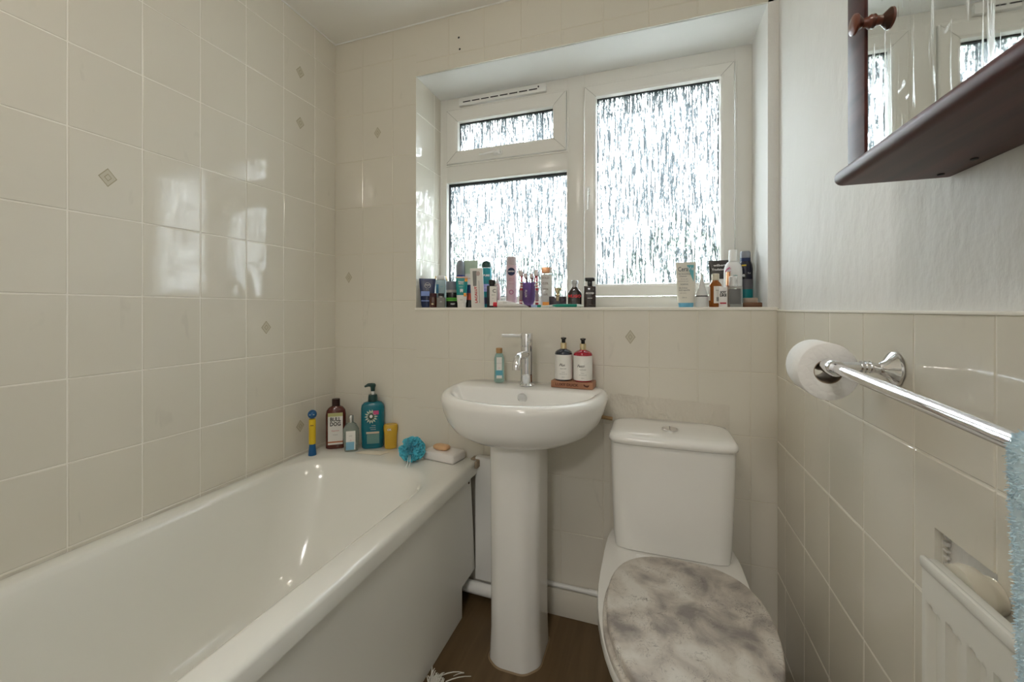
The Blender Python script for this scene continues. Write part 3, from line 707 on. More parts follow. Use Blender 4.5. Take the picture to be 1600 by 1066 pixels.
bm = bm_new(); rings(bm, [[(XR-z, .02+r*math.cos(2*PI*i/28), .962+r*math.sin(2*PI*i/28)) for i in range(28)] for z, r in prof]); tube(bm, [(XR-.02, .02, .962), (.286, .02, .962)], [.009, .01], 14)
bmesh.ops.translate(bm, verts=bm.verts, vec=rl((0, 0, 0))); link('near_bracket', bm, M_chrome, rail)
# the rosette above was written in room coordinates
rail.children[0].data.transform(Matrix.Translation(rl((0, 0, 0))*0))
# roll
M_paper = mat('white_tissue', (.88, .87, .85), .9); t = NT(M_paper)
vo = t.n('TexVoronoi', Scale=95.0, feature='DISTANCE_TO_EDGE'); t.l(t.coords(), vo.inputs['Vector']); t.bump(vo.outputs['Distance'], .5, .002)
roll = thing('toilet_roll', (.290, .868, .984), 'white toilet paper roll hanging on the chrome holder arm', 'toilet roll')
bm = bm_new(); prof = [(-.044, .0205), (-.044, .0465), (-.0425, .048), (.0425, .048), (.044, .0465), (.044, .0205)]
n = 48; L = []
for z, r in prof+[prof[0]]:
    L.append([(r*(.91 if r > .03 else 1)*math.cos(2*PI*i/n), z, r*math.sin(2*PI*i/n)*(1.02 if r > .03 else 1)) for i in range(n)])
rings(bm, L, False, False); link('paper', bm, M_paper, roll, smooth=50, rot=(0, 0, math.radians(-4)))
bm = bm_new(); L = [[(r*math.cos(2*PI*i/n), z, r*math.sin(2*PI*i/n)) for i in range(n)] for z, r in ((-.0441, .0204), (.0441, .0204), (.0441, .0192), (-.0441, .0192), (-.0441, .0204))]
rings(bm, L, False, False); link('cardboard_core', bm, mat('cardboard', (.36, .28, .20), .8), roll, smooth=50, rot=(0, 0, math.radians(-4)))
# towel
M_towel = mat('pale_blue_terry', (.55, .70, .77), .95, sheen=.5)
tw = thing('blue_towel', (.286, .25, .975), 'pale blue fluffy towel hanging over the rail at the right edge', 'towel')
def towel_path(v):     # v along cloth from the room-side hem over the bar to the wall-side hem
    r = .0125
    if v < .78: return (-r-.006, -(.78-v))
    a = (v-.78)/.07
    if a < 1: return (-(r+.006)*math.cos(PI*a), r*math.sin(PI*a)+.0)
    return (r+.006, -(v-.85))
V, F = [], []; nu, nv = 40, 90
rnd = random.Random(8)
def tw_pt(u, v, off=0):
    x, z = towel_path(v); y = .168-.36*u
    s = 1 if v < .78 else (-1 if v > .85 else 0)
    wv = .004*math.sin(u*17+v*2)*s*min(1, abs(z)*4)
    y += .01*math.sin(v*9)*(1-u)*.6+.012*min(1, -z if z < 0 else 0)
    nx = -1 if v < .78 else (1 if v > .85 else -math.cos(PI*(v-.78)/.07)); nz = 0 if v < .78 or v > .85 else math.sin(PI*(v-.78)/.07)
    sl = -.042*(y)   # follow the sagging bar
    return Vector((x+wv+nx*off, y, z+nz*off+.0415*y+.0))
L = [(tw_pt(i/nu, 1.6*j/nv, .004)) for j in range(nv+1) for i in range(nu+1)]; V += L
for j in range(nv):
    for i in range(nu): a = j*(nu+1)+i; F.append((a, a+1, a+nu+2, a+nu+1))
b = len(V); V += [tw_pt(i/nu, 1.6*j/nv, -.0035) for j in range(nv+1) for i in range(nu+1)]
for j in range(nv):
    for i in range(nu): a = b+j*(nu+1)+i; F.append((a, a+nu+1, a+nu+2, a+1))
for j in range(nv): a = j*(nu+1); F += [(a, a+nu+1, b+a+nu+1, b+a), (a+nu, b+a+nu, b+a+nu+nu+1, a+nu+nu+1)]
link('towel_cloth', (V, [], F), M_towel, tw, smooth=60)
V, F = [], []
for i in range(42000):
    e = rnd.random()
    u = rnd.random()**2*.6 if e > .3 else 0; v = rnd.uniform(.15, 1.3); off = rnd.choice((.004, .004, -.0035)) if u else rnd.uniform(-.0035, .004)
    p = tw_pt(u, v, off); o_ = tw_pt(u, v, off+(.0022 if off > 0 else -.002))
    d = (o_-p) if u else Vector((0, .0022, 0)); d = d+Vector((rnd.gauss(0, .0010), rnd.gauss(0, .0009), rnd.gauss(-.0004, .0011)))
    w_ = d.cross(Vector((rnd.gauss(0, 1), rnd.gauss(0, 1), rnd.gauss(0, 1)))).normalized()*.0004
    b = len(V); V += [p-w_, p+w_, p+d*.9+w_*.8, p+d*.9-w_*.8]; F.append((b, b+1, b+2, b+3))
link('terry_pile', (V, [], F), M_towel, tw, smooth=0)['kind'] = 'stuff'
# radiator
M_rad = mat('cream_radiator_enamel', (.80, .795, .75), .25)
rad = thing('radiator', (.335, .39, .15), 'cream white fluted radiator on the right wall below the towel', 'radiator')
ro = Vector((.335, .39, .15))
RX, RY0, RY1, RZ0, RZ1 = .320, .02, .640, .17, .778
def gd(y, z):
    u = (RY1-.008-y) % .034; 
    if y > RY1-.006 or y < RY0+.01: return 0
    e = min(u, .024-u) if u < .024 else -1
    tp_ = (RZ1-.045) - (u-.0)*.25 
    e2 = min(e, (tp_-z), z-(RZ0+.04))
    return .007*max(0, min(1, e2/.005))
ys = []; y = RY1
while y > RY0: ys.append(y); y -= .0022
zs = [RZ0+i*.04 for i in range(1, 13)]+[.66+i*.0035 for i in range(25)]; zs = [RZ0]+[z for z in zs if z < RZ1-.004]+[RZ1-.001]
bm = bm_new(); G = [[bm.verts.new((RX+gd(y, z), y, z)) for z in zs] for y in ys]
for i in range(len(ys)-1):
    for j in range(len(zs)-1): bm.faces.new((G[i][j], G[i+1][j], G[i+1][j+1], G[i][j+1]))
for b_ in (G[0], G[-1]):
    bk_ = [bm.verts.new((RX+.014, v.co.y, v.co.z)) for v in b_]
    for j in range(len(zs)-1): bm.faces.new((b_[j], b_[j+1], bk_[j+1], bk_[j]))
box(bm, RX+.013, RX+.015, RY0, RY1, RZ0, RZ1)
box(bm, RX-.003, RX+.004, RY0, RY1+.001, RZ1-.006, RZ1+.008, .003)
box(bm, RX+.002, RX+.016, RY0, RY1+.001, RZ1-.004, RZ1+.0045, .0015)
bmesh.ops.translate(bm, verts=bm.verts, vec=-ro); link('radiator_panel', bm, M_rad, rad, smooth=30)
bm = bm_new()
rings(bm, [[(.344+x, (.610)+r*1.0*math.cos(2*PI*i/28), .766+r*.85*math.sin(2*PI*i/28)) for i in range(28)] for x, r in ((-.006, .018), (-.005, .029), (.003, .032), (.012, .030), (.018, .023), (.0265, .021))])
bmesh.ops.translate(bm, verts=bm.verts, vec=-ro); link('radiator_bracket', bm, mat('cream_plastic', (.74, .70, .60), .35), rad, smooth=50)
bm = bm_new(); tube(bm, [Vector((.345, .60, .17))-ro, Vector((.345, .60, .02))-ro, Vector((.345, .60, -.0+.001))-ro], .0075, 12); tube(bm, [Vector((.335, .60, .185))-ro, Vector((.345, .60, .16))-ro], .014, 12); link('radiator_valve', bm, M_chrome, rad)
# mirror cabinet
cab = thing('mirror_cabinet', (XR, .45, 1.264), 'dark cherry wood mirror cabinet with shelf, mounted on the upper right wall', 'cabinet')
co_ = Vector((XR, .45, 1.264)); MX = .267
def cb(bm, nm, m, **kw):
    bmesh.ops.translate(bm, verts=bm.verts, vec=-co_); return link(nm, bm, m, cab, **kw)
bm = bm_new()
# shelf with a bullnose front and end
pr = []
x0, z0, th = .247, 1.264, .021
sec = [(XR-.001, z0+th)]+[(x0+.0105-.0105*math.cos(a), z0+.0105+.0105*math.sin(a)) for a in [PI/2-PI*i/10+PI*0 for i in range(0)]]
ring_n = []
for yk, inset in ((.700, .010), (.6985, .005), (.694, .001), (.688, 0), (.05, 0)):
    s = [(XR+.002, z0+inset*.9), (XR+.002, z0+th-inset*.9)]
    for i in range(11):
        a = PI/2+PI*i/10; s.append((x0+.0105+inset+(.0105-inset*.7)*math.cos(a), z0+.0105+(.0105-inset*.9)*math.sin(a)))
    ring_n.append([(x, yk, z) for x, z in s])
rings(bm, ring_n); cb(bm, 'shelf', M_wood, smooth=45)
for yy in (.672, .615, .30):
    bm = bm_new(); lathe(bm, [(0, .0035), (.001, .0035)], 10); link('screw', bm, M_gasket, cab, loc=Vector((.355, yy, z0-.001))-co_)
bm = bm_new(); box(bm, MX+.012, XR+.002, .05, .692, z0+th, 1.95); cb(bm, 'carcass', M_wood, smooth=30)
bm = bm_new(); box(bm, MX-.002, MX+.012, .645, .698, z0+th-.0005, 1.95, .004, 3); box(bm, MX-.002, MX+.012, .05, .10, z0+th-.0005, 1.95, .004); box(bm, MX-.002, MX+.012, .10, .645, 1.90, 1.95, .002)
cb(bm, 'door_frame', M_wood, smooth=40)
bm = bm_new(); box(bm, MX, MX+.010, .10, .646, z0+th, 1.90); d = cb(bm, 'mirror_glass', M_mirror, smooth=0)
bm = bm_new(); lathe(bm, [(0, .008), (.002, .0085), (.005, .006), (.010, .0055), (.0135, .009), (.017, .0125), (.0195, .0125), (.021, .010), (.0215, .004)], 24)
link('knob', bm, mat('red_brown_wood', (.16, .04, .02), .3, coat=.4), d, loc=Vector((MX, .634, 1.455))-co_, rot=(0, -PI/2, 0))

# ------------------------------------------------------------------ bottles and tubes: shared shapes
def tube_shape(parent, w_, d_, z0, z1, m, crimp=True, w0=None, name='tube_body'):
    """squeezable tube: round at the cap (bottom), flat crimped at the top"""
    w0 = w0 or w_*.62; bm = bm_new(); R = []
    for i in range(9):
        f = i/8; ww = (w0+(w_-w0)*f**.8)/2; dd = d_/2*(1-f**1.5)+.0012
        R.append(sup(ww, dd, z0+(z1-z0)*f*.96, 2.0+2.5*f, 28))
    R.append(sup(w_/2, .0010, z1, 5, 28))
    rings(bm, R); return link(name, bm, m, parent, smooth=50)
def bottle(parent, prof, m, sy=1.0, name='bottle_body', e=2.0, n=32):
    bm = bm_new(); rings(bm, [sup(r, r*sy if sy <= 1 else r, z, e, n) for z, r in prof]); return link(name, bm, m, parent, smooth=45)
ZS = ZO0+.0035
def round_label(parent, R_, cz, curve, m, name, d=.0006, ri=0):
    bm = bm_new(); n = 32
    def pt(a, q, dd): x = q*math.cos(a); return ((curve+dd)*math.sin(x/curve), -(curve+dd)*math.cos(x/curve), cz+q*math.sin(a))
    qs = [R_*f for f in (1, .8, .6, .4, .2, .02)] if not ri else [R_, (R_+ri)/2, ri]
    rings(bm, [[pt(2*PI*i/n, qs[0], -.0005) for i in range(n)]]+[[pt(2*PI*i/n, q, d) for i in range(n)] for q in qs], False, not ri)
    return link(name, bm, m, parent, smooth=60)
def sill(name, p0, p1, ytop, Y, lab, cat, fc=.85, rz=None):
    X, Wd, k = span(p0, p1, Y); h_ = (478.5-ytop)*k
    return thing(name, (X, Y, ZS), lab, cat, face(X, Y)*fc if rz is None else rz), Wd, h_, k
M_navy = mat('navy_plastic', (.012, .025, .09), .3); M_pblue = mat('periwinkle', (.25, .36, .75), .35)
M_teal = mat('teal_print', (.0, .27, .27), .35); M_orange = mat('orange_print', (.85, .35, .06), .4); M_green = mat('green_print', (.12, .45, .05), .4)
M_silver = mat('silver_metal', (.6, .6, .6), .25, metal=1); M_greycap = mat('grey_plastic', (.22, .24, .28), .35)
M_clear = mat('clear_glass', (.92, .94, .94), .03, trans=.85, ior=1.3)
M_amber = mat('amber_glass', (.42, .13, .02), .08, trans=.45, ior=1.4)

# 1 navy cream tube
o, W_, H_, k = sill('cream_tube', 655, 681, 433, 1.475, 'navy blue face cream tube standing at the left end of the sill', 'tube')
tube_shape(o, W_, .03, H_*.06, H_, M_navy, w0=W_*.72)
bm = bm_new(); lathe(bm, [(0, W_*.33), (.001, W_*.35), (H_*.42, W_*.36), (H_*.44, W_*.34)], 28, sy=.72); link('cap', bm, M_navy, o)
label(o, -W_*.36, W_*.15, H_*.40, H_*.56, -W_*.31, M_pblue, name='light_blue_band'); label(o, -W_*.36, W_*.15, H_*.22, H_*.25, -W_*.31, M_pblue, name='light_blue_line')
bm = bm_new(); R = [[(r*math.cos(2*PI*i/28), y, r*math.sin(2*PI*i/28)) for i in range(28)] for r, y in ((.0118, 0), (.0118, -.0008), (.0106, -.0008), (.0106, 0), (.0118, 0))]
rings(bm, R, False, False); link('emblem_ring', bm, M_wink, o, loc=(.001, -.0095, H_*.76))
text('NIVEA', .0055, M_wink, o, (.001, -.0103, H_*.775), bold=.0002, wid=.017); text('MEN', .0038, M_wink, o, (.001, -.0103, H_*.725)); text('SENSITIVE', .003, M_wink, o, (.001, -.0125, H_*.61))
# 2 brown jar
o, W_, H_, k = sill('amber_jar', 670.5, 683, 456, 1.452, 'small dark brown jar with a gold mark beside the navy tube', 'jar')
bottle(o, [(0, W_*.42), (.002, W_*.5), (H_*.66, W_*.5), (H_*.72, W_*.44)], mat('dark_brown_glass', (.07, .02, .012), .15, coat=.5)); bm = bm_new(); lathe(bm, [(H_*.72, W_*.46), (H_*.97, W_*.46), (H_, W_*.42)], 24); link('lid', bm, mat('maroon_lid', (.05, .01, .015), .3), o)
text('VA', .0075, M_gold, o, (-.001, -W_*.5-.0006, H_*.25), bold=.0003, curve=W_*.5)
# 3 grey perfume
o, W_, H_, k = sill('perfume_bottle', 682.5, 696, 456, 1.455, 'small smoky grey perfume bottle with a silver collar on the sill', 'bottle')
bm = bm_new(); box(bm, -W_/2, W_/2, -.009, .009, 0, H_*.72, .003, 3); link('bottle_body', bm, mat('smoky_glass', (.30, .29, .28), .1, trans=.3), o)
bm = bm_new(); lathe(bm, [(H_*.72, W_*.30), (H_*.80, W_*.30)], 20); link('collar', bm, M_silver, o)
bm = bm_new(); lathe(bm, [(H_*.80, W_*.34), (H_*.99, W_*.34), (H_, W_*.3)], 20); link('cap', bm, M_gasket, o)
text('grey', .0045, M_wink, o, (0, -.0095, H_*.42)); 
# 4 black jar green band, 4b red-band jar
o, W_, H_, k = sill('hair_wax_jar', 697, 718, 455, 1.488, 'wide black hair wax tin with a green band', 'jar')
r = W_/2
bottle(o, [(0, r*.95), (.0015, r), (H_*.52, r)], M_black); bm = bm_new(); lathe(bm, [(H_*.55, r*1.0), (H_*.97, r*1.0), (H_, r*.96)], 28); link('lid', bm, M_black, o)
bm = bm_new(); lathe(bm, [(H_*.44, r*1.012), (H_*.54, r*1.012)], 28); lathe(bm, [(H_*.57, r*1.012), (H_*.66, r*1.012)], 28); link('green_band', bm, M_green, o)
text('VISET', .0075, M_wink, o, (.002, -r-.0006, H_*.24), bold=.0002, curve=r)
o, W_, H_, k = sill('hair_clay_jar', 727, 742, 443, 1.515, 'black and red hair clay jar stack seen between teal tube and toothbrush box', 'jar')
r = W_/2*1.3
bottle(o, [(0, r*.95), (.0015, r), (H_*.34, r)], M_black); bm = bm_new(); lathe(bm, [(H_*.34, r*1.01), (H_*.62, r*1.01), (H_*.63, r*.97)], 28); link('red_band', bm, mat('brick_red', (.45, .06, .03), .4), o)
bm = bm_new(); lathe(bm, [(H_*.64, r*.99), (H_*.97, r*.99), (H_, r*.9)], 28); link('lid', bm, M_navy, o)
# 5 pale blue bottle with gold ears
o, W_, H_, k = sill('pale_blue_bottle', 681, 697, 428, 1.56, 'pale blue bottle with two gold clips at the neck, behind the small jars', 'bottle')
M_pale = mat('pale_aqua_plastic', (.55, .75, .80), .2, trans=.3)
bm = bm_new(); box(bm, -W_/2, W_/2, -.012, .012, 0, H_*.86, .004, 3); link('bottle_body', bm, M_pale, o)
bm = bm_new(); box(bm, -W_*.38, W_*.38, -.011, .011, H_*.86, H_, .003, 3); link('cap', bm, M_white, o)
for s in (-1, 1):
    bm = bm_new(); box(bm, -.003, .003, -.004, .004, -.011, .011, .0015, M=Matrix.Rotation(-s*.25, 4, 'Y')); link('gold_clip', bm, M_gold, o, loc=(s*(W_*.5+.002), -.003, H_*.90))
label(o, -W_*.44, -W_*.2, H_*.45, H_*.72, -.0125, mat('mid_blue_print', (.10, .35, .6), .4)); text('aqua', .006, mat('blue_ink', (.1, .3, .5), .5), o, (W_*.1, -.0128, H_*.66))
# 6 grey tin
o, W_, H_, k = sill('moisturiser_jar', 697, 713.5, 437.5, 1.56, 'grey lidded moisturiser jar with white band at the back of the sill', 'jar')
r = W_/2; bottle(o, [(0, r*.95), (.002, r), (H_*.66, r), (H_*.68, r*.96)], mat('light_grey_jar', (.48, .46, .44), .3)); bm = bm_new(); lathe(bm, [(H_*.68, r*1.02), (H_*.98, r*1.02), (H_, r*.97)], 28); link('lid', bm, M_greycap, o)
text('skin', .007, M_wink, o, (.003, -r-.0006, H_*.5), curve=r)
# 7 roll-on, tall
o, W_, H_, k = sill('roll_on_deodorant', 713, 726.5, 404, 1.565, 'tall grey-capped roll-on deodorant with navy band behind the teal toothpaste tube', 'deodorant')
r = W_/2; bottle(o, [(0, r*.9), (.002, r), (H_*.66, r)], mat('silver_grey', (.45, .46, .48), .3)); bm = bm_new(); lathe(bm, [(H_*.68, r*1.01), (H_*.86, r*1.0), (H_*.95, r*.86), (H_*.985, r*.6), (H_, r*.2)], 28); link('cap', bm, M_greycap, o)
bm = bm_new(); lathe(bm, [(H_*.50, r*1.01), (H_*.68, r*1.02)], 28); link('navy_band', bm, mat('royal_blue', (.02, .03, .22), .35), o)
label(o, r*.55, r*1.25, H_*.40, H_*.66, -r*1.02, M_pblue, curve=r*1.02, name='light_blue_patch')
# 8 pale carton
o, W_, H_, k = sill('pale_carton', 726, 748, 405, 1.592, 'pale green and white carton standing behind the toothbrush box', 'carton', fc=.4)
bm = bm_new(); box(bm, -W_/2, W_/2, -.014, .014, 0, H_, .001); link('carton_body', bm, mat('white_card', (.82, .82, .80), .5), o)
M_mint = mat('mint_print', (.48, .60, .50), .5); label(o, -W_*.49, W_*.49, H_*.72, H_*.99, -.0142, M_mint, name='mint_panel'); text('gentle', .007, M_red_ink, o, (-W_*.15, -.0146, H_*.62))
text('care', .006, M_orange, o, (-W_*.1, -.0146, H_*.45))
# 9 teal toothpaste
o, W_, H_, k = sill('toothpaste_tube', 712, 731, 430, 1.455, 'teal and white toothpaste tube with orange corners standing on its cap', 'tube')
M_tpw = mat('tube_white', (.80, .78, .74), .3)
tb = tube_shape(o, W_, .028, H_*.16, H_, M_teal, w0=W_*.72)
bm = bm_new(); lathe(bm, [(0, W_*.33), (.001, W_*.34), (H_*.17, W_*.36), (H_*.18, W_*.34)], 24, sy=.8); link('cap', bm, M_tpw, o)
bm = bm_new()
for i, f in enumerate((0, .12, .25)): pass
def tw_at(f): return (W_*.72+(W_-W_*.72)*f**.8)/2, .014*(1-f**1.5)+.0012
R = []
for i in range(5):
    f = .30*i/4; a, d_ = tw_at(f); R.append(sup(a+.0006, d_+.0006, H_*.16+(H_*.84)*f*.96, 2+2.5*f, 28))
rings(bm, R); link('white_band', bm, M_tpw, o, smooth=50)
a, d_ = tw_at(.97); bm = bm_new(); box(bm, -a-.0004, a+.0004, -.0026, .0026, H_*.955, H_+.0004); link('crimp', bm, mat('peach_crimp', (.80, .55, .45), .4), o)
bm = bm_new(); box(bm, a*.5, a*.98, -.0062, -.003, H_*.84, H_*.94); link('orange_corner', bm, M_orange, o)
bm = bm_new(); box(bm, a*.35, a*.80, -.0152, -.012, H_*.36, H_*.47, .001); link('orange_corner', bm, M_orange, o)
text('Happy\nBerry', .0085, M_wink, o, (-.002, -.0115, H_*.80), bold=.0002, wid=.021)
text('toothpaste', .0035, M_wink, o, (-.002, -.0135, H_*.67))
bm = bm_new(); box(bm, -.006, .006, -.0152, -.012, H_*.52, H_*.60, .0025); box(bm, -.0055, -.0015, -.0152, -.012, H_*.49, H_*.54, .001); box(bm, .0015, .0055, -.0152, -.012, H_*.49, H_*.54, .001); link('tooth_emblem', bm, M_wink, o)
text('75ml', .005, M_ink, o, (-.001, -.0162, H_*.25))
# 10 toothbrush box
o, W_, H_, k = sill('toothbrush_box', 737, 757, 417, 1.462, 'white toothbrush box with red vertical lettering, leaning slightly', 'box')
bm = bm_new(); box(bm, -W_/2, W_/2, -.009, .009, 0, H_, .001); bx_ = link('carton', bm, M_lab, o, rot=(0, math.radians(-2.5), 0))
bm = bm_new(); rings(bm, [[(x, y, z) for x, z in ((-W_*.30, H_*.55), (-W_*.04, H_*.55), (W_*.02, H_*.93), (-W_*.30, H_*.93))] for y in (-.0092, -.0097)]); link('window_cutout', bm, mat('grey_film', (.22, .22, .21), .3), bx_)
bm = bm_new(); rings(bm, [[(W_*.12+.0075*math.cos(2*PI*i/20), y, H_*.86+.0095*math.sin(2*PI*i/20)) for i in range(20)] for y in (-.0099, -.0103)]); link('round_emblem', bm, mat('pinkish_grey', (.50, .40, .38), .4), bx_)
text('LACALUT', .012, M_red_ink, bx_, (-W_*.10, -.0096, H_*.33), rot=(PI/2, -PI/2, 0), bold=.0005, wid=H_*.42)
label(bx_, W_*.14, W_*.17, H_*.12, H_*.68, -.0092, M_grey_ink, name='printed_line')
# 11 teal shower gel
o, W_, H_, k = sill('shower_gel_bottle', 752, 768, 405, 1.56, 'teal shower gel bottle with a dark green dome cap', 'bottle')
r = W_/2; bottle(o, [(0, r*.8), (.002, r*.9), (H_*.3, r*.82), (H_*.55, r*1.0), (H_*.84, r*.95)], mat('teal_bottle', (.02, .25, .30), .2), sy=.7)
bm = bm_new(); lathe(bm, [(H_*.85, r*.92), (H_*.92, r*.93), (H_*.97, r*.75), (H_*.99, r*.45), (H_, r*.15)], 28, sy=.75); link('cap', bm, mat('bottle_green', (.015, .06, .05), .3), o)
text('PURE', .011, M_wink, o, (.001, -r*.7-.001, H_*.68), bold=.0003); label(o, -r*.6, r*.6, H_*.34, H_*.5, -r*.68-.0005, mat('lilac_print', (.35, .38, .75), .4)); text('fresh', .007, M_wink, o, (0, -r*.7-.0016, H_*.42))
label(o, -r*.5, r*.4, H_*.08, H_*.22, -r*.66-.0005, M_navy, name='dark_label')
# 12 black bottle
o, W_, H_, k = sill('black_medicine_bottle', 761, 777, 435, 1.47, 'black square bottle with round black cap and white label', 'bottle')
bm = bm_new(); box(bm, -W_/2, W_/2, -.014, .014, 0, H_*.79, .003, 3); link('bottle_body', bm, M_black, o)
bm = bm_new(); lathe(bm, [(H_*.79, W_*.26), (H_*.82, W_*.26), (H_*.825, W_*.34), (H_*.98, W_*.34), (H_, W_*.3)], 24); link('cap', bm, M_black, o)
label(o, -W_*.22, W_*.46, H_*.07, H_*.76, -.0142, M_lab)
text('C', .020, M_ink, o, (W_*.22, -.015, H_*.59), bold=.0002); text('SERUM', .0045, M_ink, o, (W_*.12, -.015, H_*.45)); text('30ml', .0035, M_grey_ink, o, (W_*.1, -.015, H_*.33))
# 13 pink slim bottle
o, W_, H_, k = sill('slim_pink_bottle', 772.5, 782, 429, 1.555, 'slim dusty pink bottle with a pointed nozzle, behind the black bottle', 'bottle')
r = W_/2; bottle(o, [(0, r*.9), (.002, r), (H_*.70, r), (H_*.76, r*.6)], mat('dusty_pink', (.58, .42, .42), .4)); bm = bm_new(); lathe(bm, [(H_*.76, r*.62), (H_*.85, r*.55), (H_*.9, r*.3), (H_, r*.2)], 20); link('nozzle', bm, mat('pale_grey', (.6, .6, .6), .4), o)
# 14 crumpled tube
o, W_, H_, k = sill('crumpled_tube', 777, 826, 465, 1.458, 'crumpled white toothpaste tube lying flat with a red cap', 'tube', fc=.5)
bm = bm_new(); R = []; rnd = random.Random(5)
for i in range(17):
    f = i/16; x = -W_/2+W_*f; hh = .0125*(1-f)**.55+.0012; dd = .010+.006*f
    R.append([(x+rnd.uniform(-.0006, .0006), dd*math.cos(2*PI*j/20), .0008+hh+hh*math.sin(2*PI*j/20)*(1+.18*math.sin(j*1.9+i*2.3))) for j in range(20)])
rings(bm, R); link('tube_body', bm, mat('crumpled_foil_white', (.72, .70, .67), .3), o, smooth=25)
bm = bm_new(); tube(bm, [(-W_/2-.016, 0, .0125), (-W_/2+.001, 0, .0125)], .0085, 18); link('cap', bm, mat('bright_red', (.6, .01, .03), .3), o)
text('C R E M', .0042, M_ink, o, (-W_*.25, -.0105, .018), rot=(PI*.36, 0, 0))
# 15 pink spray
o, W_, H_, k = sill('deodorant_spray', 791, 807.5, 398.5, 1.53, 'tall pink deodorant spray can with a round navy emblem', 'spray can')
M_pink = mat('pastel_pink', (.66, .50, .56), .3); r = W_/2
bottle(o, [(0, r*.9), (.002, r), (H_*.80, r), (H_*.83, r*.94)], M_pink); bm = bm_new(); lathe(bm, [(H_*.835, r*.9), (H_*.845, r*.92), (H_*.96, r*.92), (H_*.985, r*.85), (H_, r*.55)], 28); link('cap', bm, mat('mauve_grey_cap', (.50, .42, .44), .35), o)
round_label(o, .0155, H_*.695, r, M_navy, 'round_emblem')
text('NIVEA', .008, M_wink, o, (0, -r-.0009, H_*.70), bold=.0003, curve=r, wid=.026); M_rose = mat('rose_ink', (.45, .12, .25), .5)
text('PEARL &', .0055, M_rose, o, (0, -r-.0006, H_*.56), curve=r); text('BEAUTY', .0055, M_rose, o, (0, -r-.0006, H_*.53), curve=r); text('deodorant', .0045, M_rose, o, (0, -r-.0006, H_*.46), curve=r)
round_label(o, .009, H_*.30, r, M_rose, 'swirl_print', ri=.006)
# 16 cup with toothbrushes
o, W_, H_, k = sill('toothbrush_cup', 815, 837, 439.5, 1.50, 'translucent purple cup holding toothbrushes in the middle of the sill', 'cup')
cupX, cupY = o.location.x, o.location.y; r = W_/2
M_cup = mat('purple_acrylic', (.30, .18, .50), .1, trans=.55, ior=1.3); bm = bm_new(); lathe(bm, [(.004, r*.6), (.012, r*.62), (H_*.25, r*.82), (H_*.3, r*.9), (H_, r), (H_, r*.93), (H_*.3, r*.82), (.016, r*.5)], 32); link('cup_body', bm, M_cup, o)
bm = bm_new(); lathe(bm, [(0, r*.72), (.003, r*.74), (.010, r*.55), (.0115, r*.4)], 32); link('cup_base', bm, mat('dark_plum', (.05, .01, .03), .3), o)
text('FLUX', .011, M_wink, o, (-r*.35, -r-.0012, H_*.55), rot=(PI/2, PI/2, 0), wid=.028)
M_tbr = mat('red_brush_plastic', (.42, .02, .04), .3); M_bris = mat('white_bristle', (.75, .68, .68), .7)
def brush(dx, dy, lean, h0, h1, lab, mcol, z0=.02):
    b = thing('toothbrush', (cupX+dx*.55, cupY+dy*.5, ZS+z0), lab, 'toothbrush', 0, 'toothbrushes standing in the purple cup')
    L = h1; b.rotation_euler = (0, lean, 0)
    bm = bm_new(); tube(bm, [(0, 0, 0), (0, 0, L*.4), (0, 0, L*.62), (0, 0, L*.8)], [.0042, .0048, .0028, .0022], 10); tube(bm, [(0, 0, L*.79), (0, 0, L*.82), (0, 0, L*.99), (0, 0, L)], [.0025, .0052, .0050, .002], 10); link('brush_handle', bm, mcol, b)
    for i in range(3):
        bm = bm_new(); tube(bm, [(0, 0, L*(.25+.13*i)), (0, 0, L*(.30+.13*i))], .0053, 10); link('white_grip', bm, M_white, b)
    bm = bm_new(); box(bm, -.0045, .0045, -.013, -.004, L*.84, L*.98, .001); link('bristles', bm, M_bris, b)
brush(-.012, -.01, -.22, 0, .128, 'red toothbrush leaning out of the cup to the left', M_tbr); brush(.012, -.01, .22, 0, .128, 'red toothbrush leaning out of the cup to the right', M_tbr)
M_dred = mat('dark_red_plastic', (.20, .01, .03), .3)
brush(-.008, .008, -.08, 0, .112, 'dark red toothbrush near the middle of the cup, head turned left', M_dred, .022); brush(.010, .012, .06, 0, .110, 'dark red toothbrush near the middle of the cup, head turned right', M_dred, .022)
# outer toothbrush pair standing against the cup sides
for p0, p1, s, lab in ((811, 816, -1, 'red and white striped handle standing against the left side of the cup'), (836.5, 841.5, 1, 'red and white striped handle standing against the right side of the cup')):
    o, W_, H_, k = sill('toothbrush', p0, p1, 422, 1.478, lab, 'toothbrush'); o['group'] = 'striped toothbrushes beside the purple cup'; o.location.z = ZS+.005
    o.rotation_euler = (-.06, -s*.02, 0)
    bm = bm_new(); tube(bm, [(0, 0, 0), (0, 0, .01), (0, 0, H_*.5), (0, 0, H_*.7), (0, 0, H_*.82)], [.004, .0062, .006, .0035, .003], 12); tube(bm, [(0, 0, H_*.80), (0, 0, H_*.84), (0, 0, H_*.96), (0, 0, H_*.98)], [.003, .0055, .005, .002], 12); link('brush_handle', bm, M_tbr, o)
    for f in (.10, .50, .57, .64): bm = bm_new(); tube(bm, [(0, 0, H_*f), (0, 0, H_*(f+.035))], .0066, 12); link('white_grip', bm, M_white, o)
    bm = bm_new(); tube(bm, [(0, 0, H_*.16), (0, 0, H_*.44)], .0065, 12); link('grey_grip', bm, mat('rubber_grey', (.30, .22, .24), .6), o)
    bm = bm_new(); box(bm, -.005, .005, -.013, -.004, H_*.84, H_*.97, .001); link('bristles', bm, M_bris, o)
